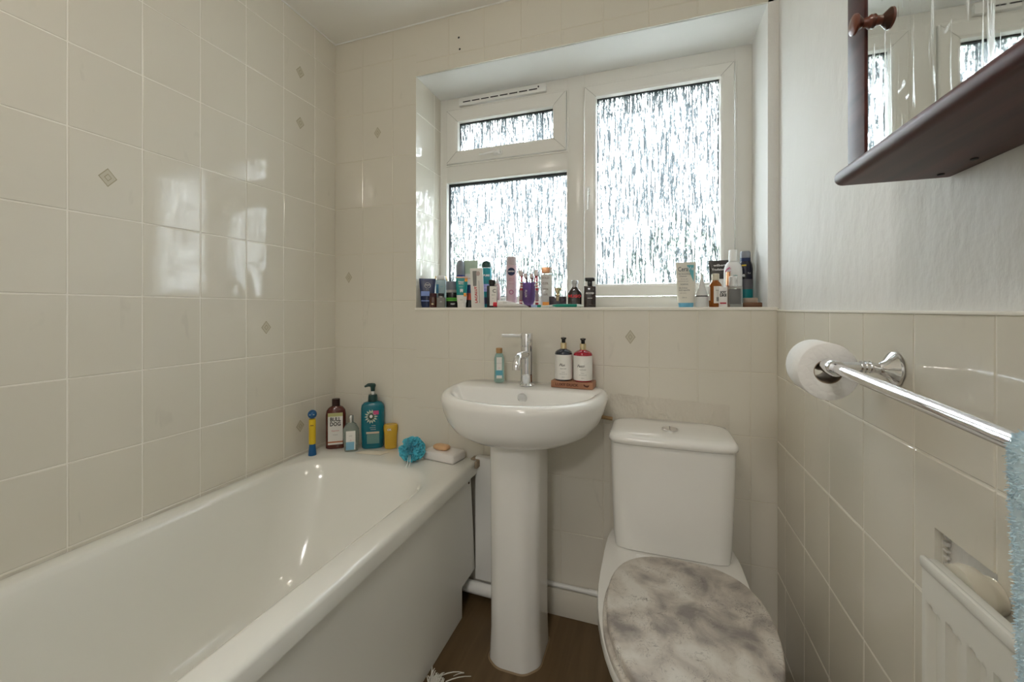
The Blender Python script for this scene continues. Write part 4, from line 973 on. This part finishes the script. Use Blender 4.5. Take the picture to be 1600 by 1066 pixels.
# 17 clear tall perfume, copper cap
o, W_, H_, k = sill('body_mist_bottle', 845.5, 862.5, 415.5, 1.545, 'clear tall body mist bottle with a copper cap and lettered front', 'bottle')
bm = bm_new(); box(bm, -W_/2, W_/2, -.014, .014, 0, H_*.82, .004, 3); link('bottle_body', bm, mat('frosted_glass', (.78, .77, .74), .2, trans=.15, ior=1.2), o)
bm = bm_new(); box(bm, -W_*.44, W_*.30, -.012, .012, H_*.85, H_, .003, 3); link('cap', bm, mat('copper_metal', (.72, .38, .22), .25, metal=1), o); bm = bm_new(); box(bm, W_*.30, W_*.5, -.011, .011, H_*.85, H_, .003, 2); link('clear_cap_edge', bm, M_white, o)
for i, s in enumerate(('SOLD', 'COL', 'vana', 'soft')): text(s, .0115, mat('taupe_ink', (.22, .16, .12), .5), o, (-W_*.08, -.0145, H_*(.73-.135*i)), bold=.0001)
label(o, -W_*.36, W_*.30, H_*.02, H_*.14, -.0143, M_orange, name='orange_base')
# 18 dark perfume with gold stopper
o, W_, H_, k = sill('gold_stopper_perfume', 858, 885, 448, 1.492, 'low black-purple perfume bottle with a flared gold stopper', 'bottle')
bm = bm_new(); box(bm, -W_/2, W_/2, -.012, .012, 0, H_*.57, .002, 2); link('bottle_body', bm, mat('dark_purple_glass', (.02, .008, .025), .08, coat=.6), o)
bm = bm_new(); lathe(bm, [(H_*.57, .006), (H_*.64, .0075), (H_*.70, .0055), (H_*.84, .0085), (H_*.93, .0125), (H_, .0135), (H_, .010)], 24); link('stopper', bm, M_gold, o)
bm = bm_new(); tube(bm, [(0, -.0125, H_*.34), (0, -.0125, H_*.56)], [.005, .0068], 14); link('gold_plaque', bm, mat('soft_gold', (.62, .50, .33), .35, metal=.6), o)
# 19 flask perfume
o, W_, H_, k = sill('flask_perfume', 887, 909, 436, 1.486, 'dark flask-shaped perfume bottle with white cap and red lettering', 'bottle')
r = W_/2; bm = bm_new()
pf = [(0, r*.92), (.003, r*.96), (H_*.48, r*1.0), (H_*.55, r*.92), (H_*.72, r*.42), (H_*.76, r*.38)]
rings(bm, [sup(a, min(.013, a), z, 3.2, 32) for z, a in pf]); link('bottle_body', bm, mat('dark_cola_glass', (.018, .008, .006), .08, coat=.6), o)
bm = bm_new(); lathe(bm, [(H_*.76, r*.40), (H_*.86, r*.40), (H_*.87, r*.5), (H_*.98, r*.5), (H_, r*.42)], 24); link('cap', bm, mat('silver_white_cap', (.5, .5, .5), .3, metal=.5), o)
text('HUGO', .0145, mat('hot_red_ink', (.85, .03, .05), .4), o, (0, -.0136, H_*.41), bold=.0003, wid=W_*.86)
# 20 black perfume square cap
o, W_, H_, k = sill('black_perfume', 912.5, 931, 432, 1.486, 'tall black perfume bottle with a square black cap', 'bottle')
bm = bm_new(); box(bm, -W_/2, W_/2, -.013, .013, 0, H_*.72, .002, 2); link('bottle_body', bm, mat('black_brown_glass', (.02, .010, .008), .12, coat=.6), o)
bm = bm_new(); box(bm, -W_*.2, W_*.2, -.007, .007, H_*.72, H_*.88, .001); box(bm, -W_*.42, W_*.42, -.012, .012, H_*.88, H_, .003, 2); link('cap', bm, M_black, o)
text('GOOD', .0085, M_wink, o, (0, -.0136, H_*.475), bold=.0004, wid=W_*.68); text('PARFUM', .0045, M_wink, o, (0, -.0136, H_*.31), bold=.0001); text('100 ml', .0035, M_grey_ink, o, (0, -.0136, H_*.10))
# 21 green toothbrush lying at the sill front
X0 = atY(831, HOR, 1.456)[0]; X1 = atY(912, HOR, 1.456)[0]
o = thing('lying_toothbrush', ((X0+X1)/2, 1.456, ZS), 'green and white toothbrush lying along the sill front', 'toothbrush')
L = (X1-X0)/2
bm = bm_new(); tube(bm, [(-L+.02, 0, .0055), (-L+.05, 0, .005), (-L*.25, 0, .0055), (0, 0, .007), (L-.02, 0, .0068), (L, 0, .006)], [.003, .003, .0042, .0062, .006, .003], 12); link('brush_handle', bm, mat('white_translucent', (.75, .82, .80), .25), o)
bm = bm_new(); tube(bm, [(-L*.22, -.0012, .006), (0, -.0014, .0072), (L-.025, -.0014, .007), (L-.018, -.001, .007)], [.003, .0058, .0056, .002], 12); tube(bm, [(-L+.008, 0, .0055), (-L+.014, 0, .0055), (-L+.032, 0, .0055), (-L+.038, 0, .0055)], [.003, .0055, .005, .002], 12); link('green_grip', bm, mat('sea_green_rubber', (.0, .25, .18), .45), o)
bm = bm_new(); box(bm, -L, -L+.022, -.012, -.003, .001, .010, .001); link('bristles', bm, mat('blue_white_bristle', (.35, .5, .75), .7), o)
# --- right group
# 23 cream tube with teal corner
o, W_, H_, k = sill('lotion_tube', 1056, 1087.5, 408, 1.475, 'cream lotion tube with a blue cap and teal triangle', 'tube')
M_cer = mat('cream_tube_plastic', (.74, .71, .63), .35); tube_shape(o, W_, .03, H_*.10, H_, M_cer, w0=W_*.86)
bm = bm_new(); lathe(bm, [(0, W_*.34), (.001, W_*.36), (H_*.10, W_*.38), (H_*.11, W_*.36)], 28, sy=.62); link('cap', bm, mat('sky_blue_cap', (.14, .42, .62), .35), o)
M_ctl = mat('aqua_teal_print', (.13, .48, .55), .4)
a = W_/2
bm = bm_new(); rings(bm, [[(x, y, z) for x, z in ((a*.76, H_*.56), (a*.76, H_*.93), (a*.08, H_*.93))] for y in (-.009, -.0096)]); link('teal_triangle', bm, M_ctl, o)
bm = bm_new(); bm.free()
M_cbl = mat('dark_slate_ink', (.06, .09, .12), .5)
text('Cera', .021, M_cbl, o, (-a*.30, -.0112, H_*.84), bold=.0001, wid=W_*.5); text('Ve', .017, M_wink, o, (a*.48, -.0114, H_*.85))
for i, (s, sz) in enumerate((('SA Smoothing', .0065), ('Cleanser', .0065), ('for dry skin', .0045), ('with salicylic acid', .0045), ('NORMAL', .006), ('SA Crème', .0062), ('anti-rugosités', .0062), ('peau sèche', .0045), ('236 ml', .005))):
    text(s, sz, M_cbl if i not in (2, 3, 7) else M_grey_ink, o, (-a*.15-(.004 if i % 2 else 0), -.0125-.0004*i, H_*(.735-[0, .05, .11, .16, .23, .31, .355, .42, .52][i])))
# 24 white cone
o, W_, H_, k = sill('cone_bottle', 1087, 1106, 425, 1.468, 'white cone-shaped bottle with a black ring and flat lid', 'bottle')
r = W_/2; bottle(o, [(0, r*.92), (.002, r*.97), (H_*.31, r)], mat('pearl_white', (.74, .75, .75), .25), name='base_jar'); bm = bm_new(); lathe(bm, [(H_*.31, r*.99), (H_*.34, r*.99)], 32); link('black_ring', bm, M_black, o)
bm = bm_new(); lathe(bm, [(H_*.34, r*.98), (H_*.6, r*.55), (H_*.85, r*.2), (H_, r*.04)], 32); link('cone_cap', bm, mat('silver_grey_cone', (.66, .67, .67), .25), o)
# 25 dark tube with white cap
o, W_, H_, k = sill('hair_product_tube', 1107, 1138, 405, 1.575, 'black and white hair product tube behind the amber bottle', 'tube', fc=.6)
tube_shape(o, W_, .03, H_*.45, H_, mat('charcoal_tube', (.03, .028, .025), .3), w0=W_*.86)
bm = bm_new(); rings(bm, [sup(W_*.40, .016, 0, 2.6), sup(W_*.42, .017, .002, 2.6), sup(W_*.43, .0165, H_*.58, 2.6), sup(W_*.42, .015, H_*.6, 2.6)]); link('white_lower_part', bm, M_white, o)
text('wilbert', .011, M_wink, o, (W_*.05, -.0105, H_*.89), bold=.0002, wid=W_*.62); text('Tradizione', .010, M_wink, o, (W_*.02, -.0125, H_*.80), bold=.0002, wid=W_*.72)
# 26 amber bottle
o, W_, H_, k = sill('amber_bottle', 1107, 1128.5, 426, 1.47, 'amber glass bottle with a cream cap and barcode label', 'bottle')
r = W_/2; bottle(o, [(0, r*.9), (.003, r), (H_*.62, r), (H_*.68, r*.9), (H_*.78, r*.5), (H_*.82, r*.48)], M_amber)
bm = bm_new(); lathe(bm, [(H_*.83, r*.58), (H_*.99, r*.58), (H_, r*.52)], 24); lathe(bm, [(H_*.80, r*.54), (H_*.82, r*.54)], 24); link('cap', bm, mat('cream_cap', (.66, .60, .48), .4), o)
label(o, -r*.25, r*1.1, H_*.12, H_*.62, -r-.0002, M_lab, curve=r); label(o, -r*1.25, -r*.85, H_*.2, H_*.62, -r-.0002, M_lab, curve=r)
for i in range(6): label(o, r*.15+i*.002, r*.15+i*.002+.001, H_*.18, H_*.30, -r-.001, M_ink, curve=r+.001, name='barcode_line')
text('drops', .005, M_ink, o, (r*.3, -r-.001, H_*.5)); 
# 27 white bottle pink swirl
o, W_, H_, k = sill('white_lotion_bottle', 1130.5, 1160, 389, 1.535, 'large white bottle with a white cap and pink swirl at the right end', 'bottle')
r = W_/2; M_wb = mat('soft_white_bottle', (.76, .76, .75), .25)
bottle(o, [(0, r*.92), (.003, r*.98), (H_*.60, r), (H_*.68, r*.97), (H_*.74, r*.85), (H_*.785, r*.62), (H_*.80, r*.48)], M_wb, sy=.7); bm = bm_new(); lathe(bm, [(H_*.80, r*.47), (H_*.985, r*.46), (H_, r*.42)], 28); link('cap', bm, M_wb, o)
M_mag = mat('magenta_print', (.55, .08, .22), .4)
bm = bm_new(); c = (-r*.45, H_*.64); tube(bm, [(c[0]+.010*math.cos(a_)*(1), -r*.70+.0028*abs(math.cos(a_)), c[1]+.0055*math.sin(a_)+.002*math.cos(a_)) for a_ in [2*PI*i/18 for i in range(19)]], .0010, 6); tube(bm, [(c[0]-.009, -r*.68, c[1]-.001), (c[0]-.004, -r*.70, c[1]+.006), (c[0]+.003, -r*.705, c[1]+.011)], .0012, 6); link('pink_swirl', bm, M_mag, o)
text('baby', .006, M_ctl, o, (r*.25, -r*.70-.0005, H_*.55))
# 28 clear perfume, white cap
o, W_, H_, k = sill('clear_perfume', 1137, 1160, 430.5, 1.452, 'square clear glass perfume bottle with a silver-white cap, right group', 'bottle')
bm = bm_new(); box(bm, -W_/2, W_/2, -.014, .014, 0, H_*.68, .002, 2); link('bottle_body', bm, M_clear, o)
bm = bm_new(); box(bm, -W_*.40, W_*.40, -.009, .009, .010, H_*.60, .002, 2); link('liquid', bm, mat('grey_pearl_liquid', (.92, .92, .92), .15), o)
bm = bm_new(); lathe(bm, [(H_*.68, W_*.28), (H_*.99, W_*.28), (H_, W_*.25)], 28, c=(-W_*.14, 0)); link('cap', bm, mat('brushed_silver', (.68, .68, .68), .25, metal=.4), o)
o, W_, H_, k = sill('white_perfume_box', 1123, 1136.5, 447, 1.452, 'small white printed perfume carton beside the clear perfume bottle', 'box')
bm = bm_new(); box(bm, -W_/2, W_/2, -.010, .010, 0, H_, .001); link('carton', bm, mat('bright_card', (.80, .78, .77), .4), o)
text('JOY\nLIKE', .011, M_ink, o, (0, -.0104, H_*.66), bold=.0005, wid=W_*.78); label(o, -W_*.36, W_*.36, H_*.17, H_*.24, -.0101, mat('crimson_print', (.45, .03, .06), .4), name='red_stripe')
o, W_, H_, k = sill('rollerball_bottle', 1134, 1142, 423, 1.487, 'thin copper-coloured rollerball bottle in front of the white bottle', 'bottle')
r = W_/2; bottle(o, [(0, r*.9), (.002, r), (H_*.6, r), (H_*.62, r*.9)], mat('copper_tint', (.55, .28, .16), .2)); bm = bm_new(); lathe(bm, [(H_*.62, r*.9), (H_*.98, r*.85), (H_, r*.7)], 20); link('cap', bm, MATS['copper_metal'], o)
# 29 dark spray
o, W_, H_, k = sill('dark_spray_can', 1152.5, 1176.5, 391, 1.575, 'tall dark spray can with grey cap and teal base, in the sill corner', 'spray can')
r = W_/2; bottle(o, [(0, r*.94), (.002, r), (H_*.68, r), (H_*.76, r*.90), (H_*.82, r*.72)], mat('midnight_can', (.012, .014, .03), .25)); bm = bm_new(); lathe(bm, [(H_*.82, r*.70), (H_*.90, r*.70)], 28); link('collar', bm, M_navy, o)
bm = bm_new(); lathe(bm, [(H_*.88, r*.71), (H_*.97, r*.69), (H_, r*.6)], 28); link('cap', bm, mat('smoke_grey_cap', (.24, .25, .28), .4), o)
bm = bm_new(); lathe(bm, [(.002, r*1.01), (H_*.32, r*1.01)], 32); link('teal_base', bm, mat('deep_teal', (.0, .20, .22), .35), o); bm = bm_new(); lathe(bm, [(H_*.32, r*1.01), (H_*.50, r*1.01)], 32); link('grey_band', bm, mat('steel_grey', (.12, .12, .14), .35), o)
label(o, -r*.5, r*.1, H_*.50, H_*.60, -r-.0002, M_black, curve=r); text('e', .018, M_wink, o, (-r*.25, -r-.0012, H_*.57), bold=.0005, curve=r); text('TU', .007, M_wink, o, (r*.45, -r-.001, H_*.60), curve=r)
label(o, -r*.5, r*.1, H_*.73, H_*.755, -r-.0002, mat('yellow_print', (.75, .55, .06), .4), curve=r, name='yellow_stripe')
# 30 wooden nail brush
o, W_, H_, k = sill('wooden_brush', 1160, 1191, 463.5, 1.475, 'small wooden nail brush lying at the right end of the sill', 'brush', rz=-.1)
M_nb = mat('brown_varnish_wood', (.16, .07, .03), .45); bm = bm_new(); box(bm, -W_/2, W_/2-.001, -.012, .012, 0, H_*.5, .003, 2); link('brush_back', bm, M_nb, o)
bm = bm_new(); box(bm, -W_*.46, W_*.26, -.010, .010, H_*.5, H_*.98, .001); link('bristles', bm, mat('tan_bristle', (.38, .30, .24), .8), o)

# ------------------------------------------------------------------ things on the bath rim
ZB = BZ+.0015
def rim(name, p0, p1, ybase, ytop, lab, cat, fc=.85):
    pc = (p0+p1)/2; dx, dy = ray(pc); t_ = (CZ-ZB)*FPX/(ybase-HOR); X, Y = dx*t_, dy*t_
    ph = math.atan((pc-800)/FPX); k = t_/FPX; W_ = (p1-p0)*k*math.cos(ph); H_ = (ybase-ytop)*k
    Y += .0; n_ = math.hypot(X, Y)
    return thing(name, (X, Y, ZB), lab, cat, face(X, Y)*fc), W_, H_, k
# a toy-like bath stick
o, W_, H_, k = rim('bath_toy', 480, 496, 711, 640, 'yellow and blue handled bath toy with a round blue top, left corner of bath', 'toy')
o.location.x = max(o.location.x, XL+.028)
M_yel = mat('toy_yellow', (.75, .52, .02), .35); M_tb = mat('toy_blue', (.01, .10, .27), .3); r = W_*.42
bm = bm_new(); lathe(bm, [(0, r*.98), (.002, r), (H_*.12, r*.86), (H_*.245, r*.72)], 24); link('blue_foot', bm, M_tb, o)
R = [(H_*.245, r*.74)]
for i in range(24): z = H_*(.25+.53*i/23); R.append((z, r*(.80+.05*math.sin(i*PI))+(.0006 if i % 2 else 0)))
bm = bm_new(); lathe(bm, R+[(H_*.79, r*.7)], 24); link('yellow_grip', bm, M_yel, o)
bm = bm_new(); lathe(bm, [(H_*.895+.017*math.sin(a), max(.0004, .0165*math.cos(a))) for a in [-PI/2+PI*i/14 for i in range(15)]], 24); hd = link('ball_top', bm, M_tb, o)
for s in (-1, 1):
    bm = bm_new(); lathe(bm, [(-.0005, .0036), (.0008, .003)], 14, sy=.55); link('silver_patch', bm, mat('pale_silver', (.45, .5, .55), .4), hd, loc=(s*.0068, -.0152, H_*.902), rot=(PI/2, 0, s*.42))
label(o, -.006, .006, H_*.655, H_*.675, -r*.86, mat('ochre', (.30, .17, .02), .5), name='printed_mark')
# brown bottle
o, W_, H_, k = rim('brown_shampoo_bottle', 509, 541, 699, 623, 'brown bottle with white label in the bath corner', 'bottle')
if o.location.y > YB-.03: o.location.y = YB-.03
bm = bm_new()
rings(bm, [sup(W_*.46, .019, 0, 3), sup(W_*.5, .021, .003, 3), sup(W_*.5, .021, H_*.68, 3), sup(W_*.46, .020, H_*.77, 2.8), sup(W_*.34, .017, H_*.83, 2.4), sup(.014, .0135, H_*.86, 2)])
link('bottle_body', bm, mat('reddish_brown_plastic', (.10, .018, .010), .15, coat=.5), o)
bm = bm_new(); lathe(bm, [(H_*.86, .0155), (H_*.99, .0155), (H_, .014)], 24); link('cap', bm, mat('dark_brown_cap', (.03, .008, .006), .3), o)
label(o, -W_*.36, W_*.36, H_*.09, H_*.73, -.0215, M_lab); label(o, -W_*.36, W_*.36, H_*.66, H_*.73, -.0223, mat('olive_print', (.50, .50, .22), .5), name='olive_stripe'); label(o, -W_*.36, W_*.36, H_*.13, H_*.155, -.0223, mat('rust_print', (.45, .13, .04), .5), name='rust_stripe')
text('BULL\nDOG', .0225, M_ink, o, (0, -.0228, H_*.55), bold=.0006, wid=W_*.52); text('Peppermint', .006, M_red_ink, o, (0, -.0228, H_*.37)); text('shampoo', .005, M_grey_ink, o, (0, -.0228, H_*.29))
# small clear bottle
o, W_, H_, k = rim('clear_lotion_bottle', 540, 565, 702, 647, 'small clear bottle with silver cap between the brown and teal bottles', 'bottle')
o.location.y -= .018; o.location.x += .003
bm = bm_new(); rings(bm, [sup(W_*.40, .013, 0, 2.6), sup(W_*.42, .014, .003, 2.6), sup(W_*.5, .015, H_*.42, 2.6), sup(W_*.48, .015, H_*.62, 2.6), sup(W_*.32, .012, H_*.76, 2.3), sup(.007, .007, H_*.82, 2)]); link('bottle_body', bm, mat('pale_green_glass', (.70, .82, .78), .06, trans=.8, ior=1.3), o)
bm = bm_new(); lathe(bm, [(H_*.80, .0085), (H_*.99, .0085), (H_, .0075)], 24); link('cap', bm, M_silver, o)
label(o, -W_*.29, W_*.29, H_*.06, H_*.58, -.0152, M_lab); label(o, -W_*.29, W_*.22, H_*.06, H_*.28, -.016, mat('steel_blue_print', (.20, .42, .58), .4), name='blue_print'); text('tonic', .006, M_grey_ink, o, (0, -.0162, H_*.45)); text('sea', .005, M_red_ink, o, (0, -.0162, H_*.33))
# teal pump bottle
o, W_, H_, k = rim('teal_pump_bottle', 569, 605, 696, 598, 'large teal pump bottle of shower gel in the bath corner', 'bottle')
if o.location.y > YB-.032: o.location.y = YB-.032
M_tp = mat('petrol_teal_plastic', (.0, .145, .20), .22, coat=.3); M_dg = mat('dark_green_pump', (.012, .05, .045), .3)
bm = bm_new(); rings(bm, [sup(W_*.44, .022, 0, 3), sup(W_*.47, .024, .004, 3), sup(W_*.5, .025, H_*.30, 3), sup(W_*.5, .025, H_*.62, 3), sup(W_*.47, .0245, H_*.67, 3), sup(W_*.38, .021, H_*.705, 2.6), sup(.016, .0155, H_*.725, 2)]); link('bottle_body', bm, M_tp, o, smooth=50)
bm = bm_new(); lathe(bm, [(H_*.72, .018), (H_*.735, .019), (H_*.80, .018), (H_*.825, .0165), (H_*.828, .006)], 28); link('collar', bm, M_dg, o)
bm = bm_new(); lathe(bm, [(H_*.828, .0055), (H_*.88, .0055)], 16); link('pump_stem', bm, M_white, o)
bm = bm_new(); lathe(bm, [(H_*.88, .008), (H_*.93, .009), (H_*.96, .012), (H_*.985, .0115), (H_, .007)], 20); tube(bm, [(-.002, 0, H_*.975), (-.018, -.003, H_*.978), (-.032, -.006, H_*.955)], [.0085, .007, .0035], 12); link('pump_head', bm, M_dg, o)
bm = bm_new()
for i in range(14):
    a = 2*PI*i/14; R_ = .021; cx_, cz_ = -.004+R_*math.cos(a)*.85, H_*.50+R_*math.sin(a); d1 = Vector((math.cos(a), 0, math.sin(a))); d2 = Vector((-math.sin(a), 0, math.cos(a))); c_ = Vector((cx_, -.0258, cz_))
    rings(bm, [[tuple(c_+d1*.0085*u+d2*.0035*v_+Vector((0, y_, 0))) for u, v_ in ((-1, 0), (0, 1), (1, .2), (0, -1))] for y_ in (0, -.0006)])
link('leaf_print', bm, mat('pale_leaf_print', (.55, .62, .50), .5), o)
bm = bm_new(); rings(bm, [[(-.004+.012*math.cos(2*PI*i/24), y_, H_*.50+.014*math.sin(2*PI*i/24)) for i in range(24)] for y_ in (-.0256, -.0264)]); link('dark_round_print', bm, mat('dark_leaf_print', (.02, .06, .03), .5), o)
bm = bm_new(); rings(bm, [[(-.004+.006*math.cos(2*PI*i/24), y_, H_*.505+.007*math.sin(2*PI*i/24)) for i in range(24)] for y_ in (-.0262, -.027)]); link('white_flower', bm, M_wink, o)
label(o, W_*.05, W_*.28, H_*.53, H_*.59, -.0262, M_mag, name='pink_patch')
text('FLORAL', .0045, M_wink, o, (.006, -.0262, H_*.36)); text('moisturising', .0045, M_wink, o, (.002, -.0262, H_*.33)); text('shower gel', .0045, M_wink, o, (.004, -.0262, H_*.30))
label(o, -W_*.25, W_*.30, H_*.235, H_*.265, -.0258, mat('sand_print', (.62, .52, .40), .5), name='sand_stripe'); label(o, -W_*.22, W_*.30, H_*.08, H_*.23, -.0256, mat('sage_print', (.14, .28, .26), .5), name='sage_panel')
# soap sachet, flat
M_sach = mat('cream_wrapper', (.74, .68, .56), .25)
o, W_, H_, k = rim('soap_sachet', 560, 602, 706, 700, 'flat cream translucent soap sachet lying in front of the teal pump bottle', 'sachet', fc=.3)
o.location.y -= .014
bm = bm_new(); nx, ny = 14, 8; rnd = random.Random(3)
T, B = [], []
for i in range(nx+1):
    T.append([]); B.append([])
    for j in range(ny+1):
        x, y = -.055+.11*i/nx+rnd.uniform(-.001, .001)+.02*(j/ny), -.012+.036*j/ny-.008*(i/nx); e = math.sin(PI*i/nx)*math.sin(PI*j/ny)
        T[i].append(bm.verts.new((x, y, .0015+.007*e**.5+rnd.uniform(0, .0012)))); B[i].append(bm.verts.new((x, y, .0004)))
for i in range(nx):
    for j in range(ny):
        bm.faces.new((T[i][j], T[i+1][j], T[i+1][j+1], T[i][j+1])); bm.faces.new((B[i][j], B[i][j+1], B[i+1][j+1], B[i+1][j]))
for i in range(nx):
    for j in (0, ny): bm.faces.new((T[i][j], T[i+1][j], B[i+1][j], B[i][j]))
for j in range(ny):
    for i in (0, nx): bm.faces.new((T[i][j], T[i][j+1], B[i][j+1], B[i][j]))
link('wrapper', bm, M_sach, o, smooth=25)
# yellow bottle
o, W_, H_, k = rim('yellow_bottle', 605, 627, 697, 660, 'small yellow squeezy bottle against the back wall beside the bath puff', 'bottle')
if o.location.y > YB-.02: o.location.y = YB-.02
M_yb = mat('amber_yellow', (.62, .38, .04), .25); bm = bm_new(); rings(bm, [sup(W_*.40, .013, 0, 2.4), sup(W_*.42, .014, .003, 2.4), sup(W_*.44, .014, H_*.5, 2.4), sup(W_*.5, .016, H_*.8, 2.4), sup(W_*.49, .015, H_*.95, 2.6), sup(W_*.42, .013, H_, 2.6)]); link('bottle_body', bm, M_yb, o)
text('OK', .011, M_wink, o, (-.004, -.017, H_*.80), bold=.0004)
# bath puff
o, W_, H_, k = rim('bath_puff', 623, 665, 721, 680, 'turquoise mesh bath puff with a white cord on the bath rim', 'bath puff')
M_puff = mat('turquoise_mesh', (.12, .62, .76), .6, sheen=.3); V, F = [], []; rnd = random.Random(12); R0 = W_*.5
for q in range(150):
    ax = Vector((rnd.gauss(0, 1), rnd.gauss(0, 1), rnd.gauss(0, 1))).normalized(); u = ax.orthogonal().normalized(); w_ = ax.cross(u); ph = rnd.uniform(0, 6.28); nn = 22; fr = rnd.uniform(5, 9); arc = rnd.uniform(.8, 1.5); b = len(V); off = rnd.uniform(-.5, .5); RR = R0*rnd.uniform(.90, 1.06)
    for i in range(nn):
        a = ph+arc*i/(nn-1); wv = off+math.sin(i/(nn-1)*fr*PI)*.13
        d = (u*math.cos(a)+w_*math.sin(a)+ax*wv).normalized(); d2 = (u*math.cos(a)+w_*math.sin(a)+ax*(off+math.sin(i/(nn-1)*fr*PI)*.04)).normalized()
        e = math.sin(PI*i/(nn-1))**.4
        for jj, (dd, rr) in enumerate(((d2, .62), (d2*.5+d*.5, .62+.22*e), (d, .62+.38*e))):
            p = dd*RR*rr; V.append(Vector((p.x, p.y, p.z*.92))+Vector((0, 0, R0*.94)))
    for i in range(nn-1):
        for jj in range(2): a = b+i*3+jj; F.append((a, a+3, a+4, a+1))
b = len(V)
for i in range(13):
    for j in range(20):
        t1, t2 = PI*i/12, 2*PI*j/20; V.append(Vector((math.sin(t1)*math.cos(t2), math.sin(t1)*math.sin(t2), math.cos(t1)*.92))*R0*.66+Vector((0, 0, R0*.94)))
for i in range(12):
    for j in range(20): F.append((b+i*20+j, b+i*20+(j+1) % 20, b+(i+1)*20+(j+1) % 20, b+(i+1)*20+j))
V = [Vector((v.x, v.y, max(v.z, .0006))) for v in V]
link('mesh_ruffle', (V, [], F), M_puff, o, smooth=60)
bm = bm_new(); tube(bm, [(-.008, -R0*.7, R0*.9)]+[tuple(p) for p in bez((-.010, -R0*.95, R0*.5), (-.012, -R0*1.1, .004), (-.022, -R0*1.5, .003), 6)], .0011, 6); tube(bm, [(-.004, -R0*.7, R0*.9)]+[tuple(p) for p in bez((-.003, -R0*.98, R0*.5), (-.002, -R0*1.1, .004), (-.010, -R0*1.45, .003), 6)], .0011, 6); link('cord', bm, M_white, o)
# white sponge block + soap
X, Y = -.742, 1.383
o = thing('soap_box', (X, Y, ZB), 'white rounded soap box on the bath rim corner', 'soap box', math.radians(-9))
bm = bm_new(); box(bm, -.073, .073, -.044, .040, 0, .033, .009, 4); link('box_body', bm, mat('soap_box_white', (.80, .76, .74), .3), o)
o = thing('soap_bar', (X-.012, Y+.002, ZB+.0335), 'peach soap bar resting on top of the white soap box', 'soap', math.radians(-8))
bm = bm_new(); rings(bm, [sup(.026, .015, 0, 2.8), sup(.033, .020, .004, 2.8), sup(.035, .021, .009, 2.8), sup(.032, .019, .0145, 2.8), sup(.024, .013, .017, 2.8)]); link('bar', bm, mat('peach_soap', (.72, .44, .24), .4, sss=.1), o, smooth=60)
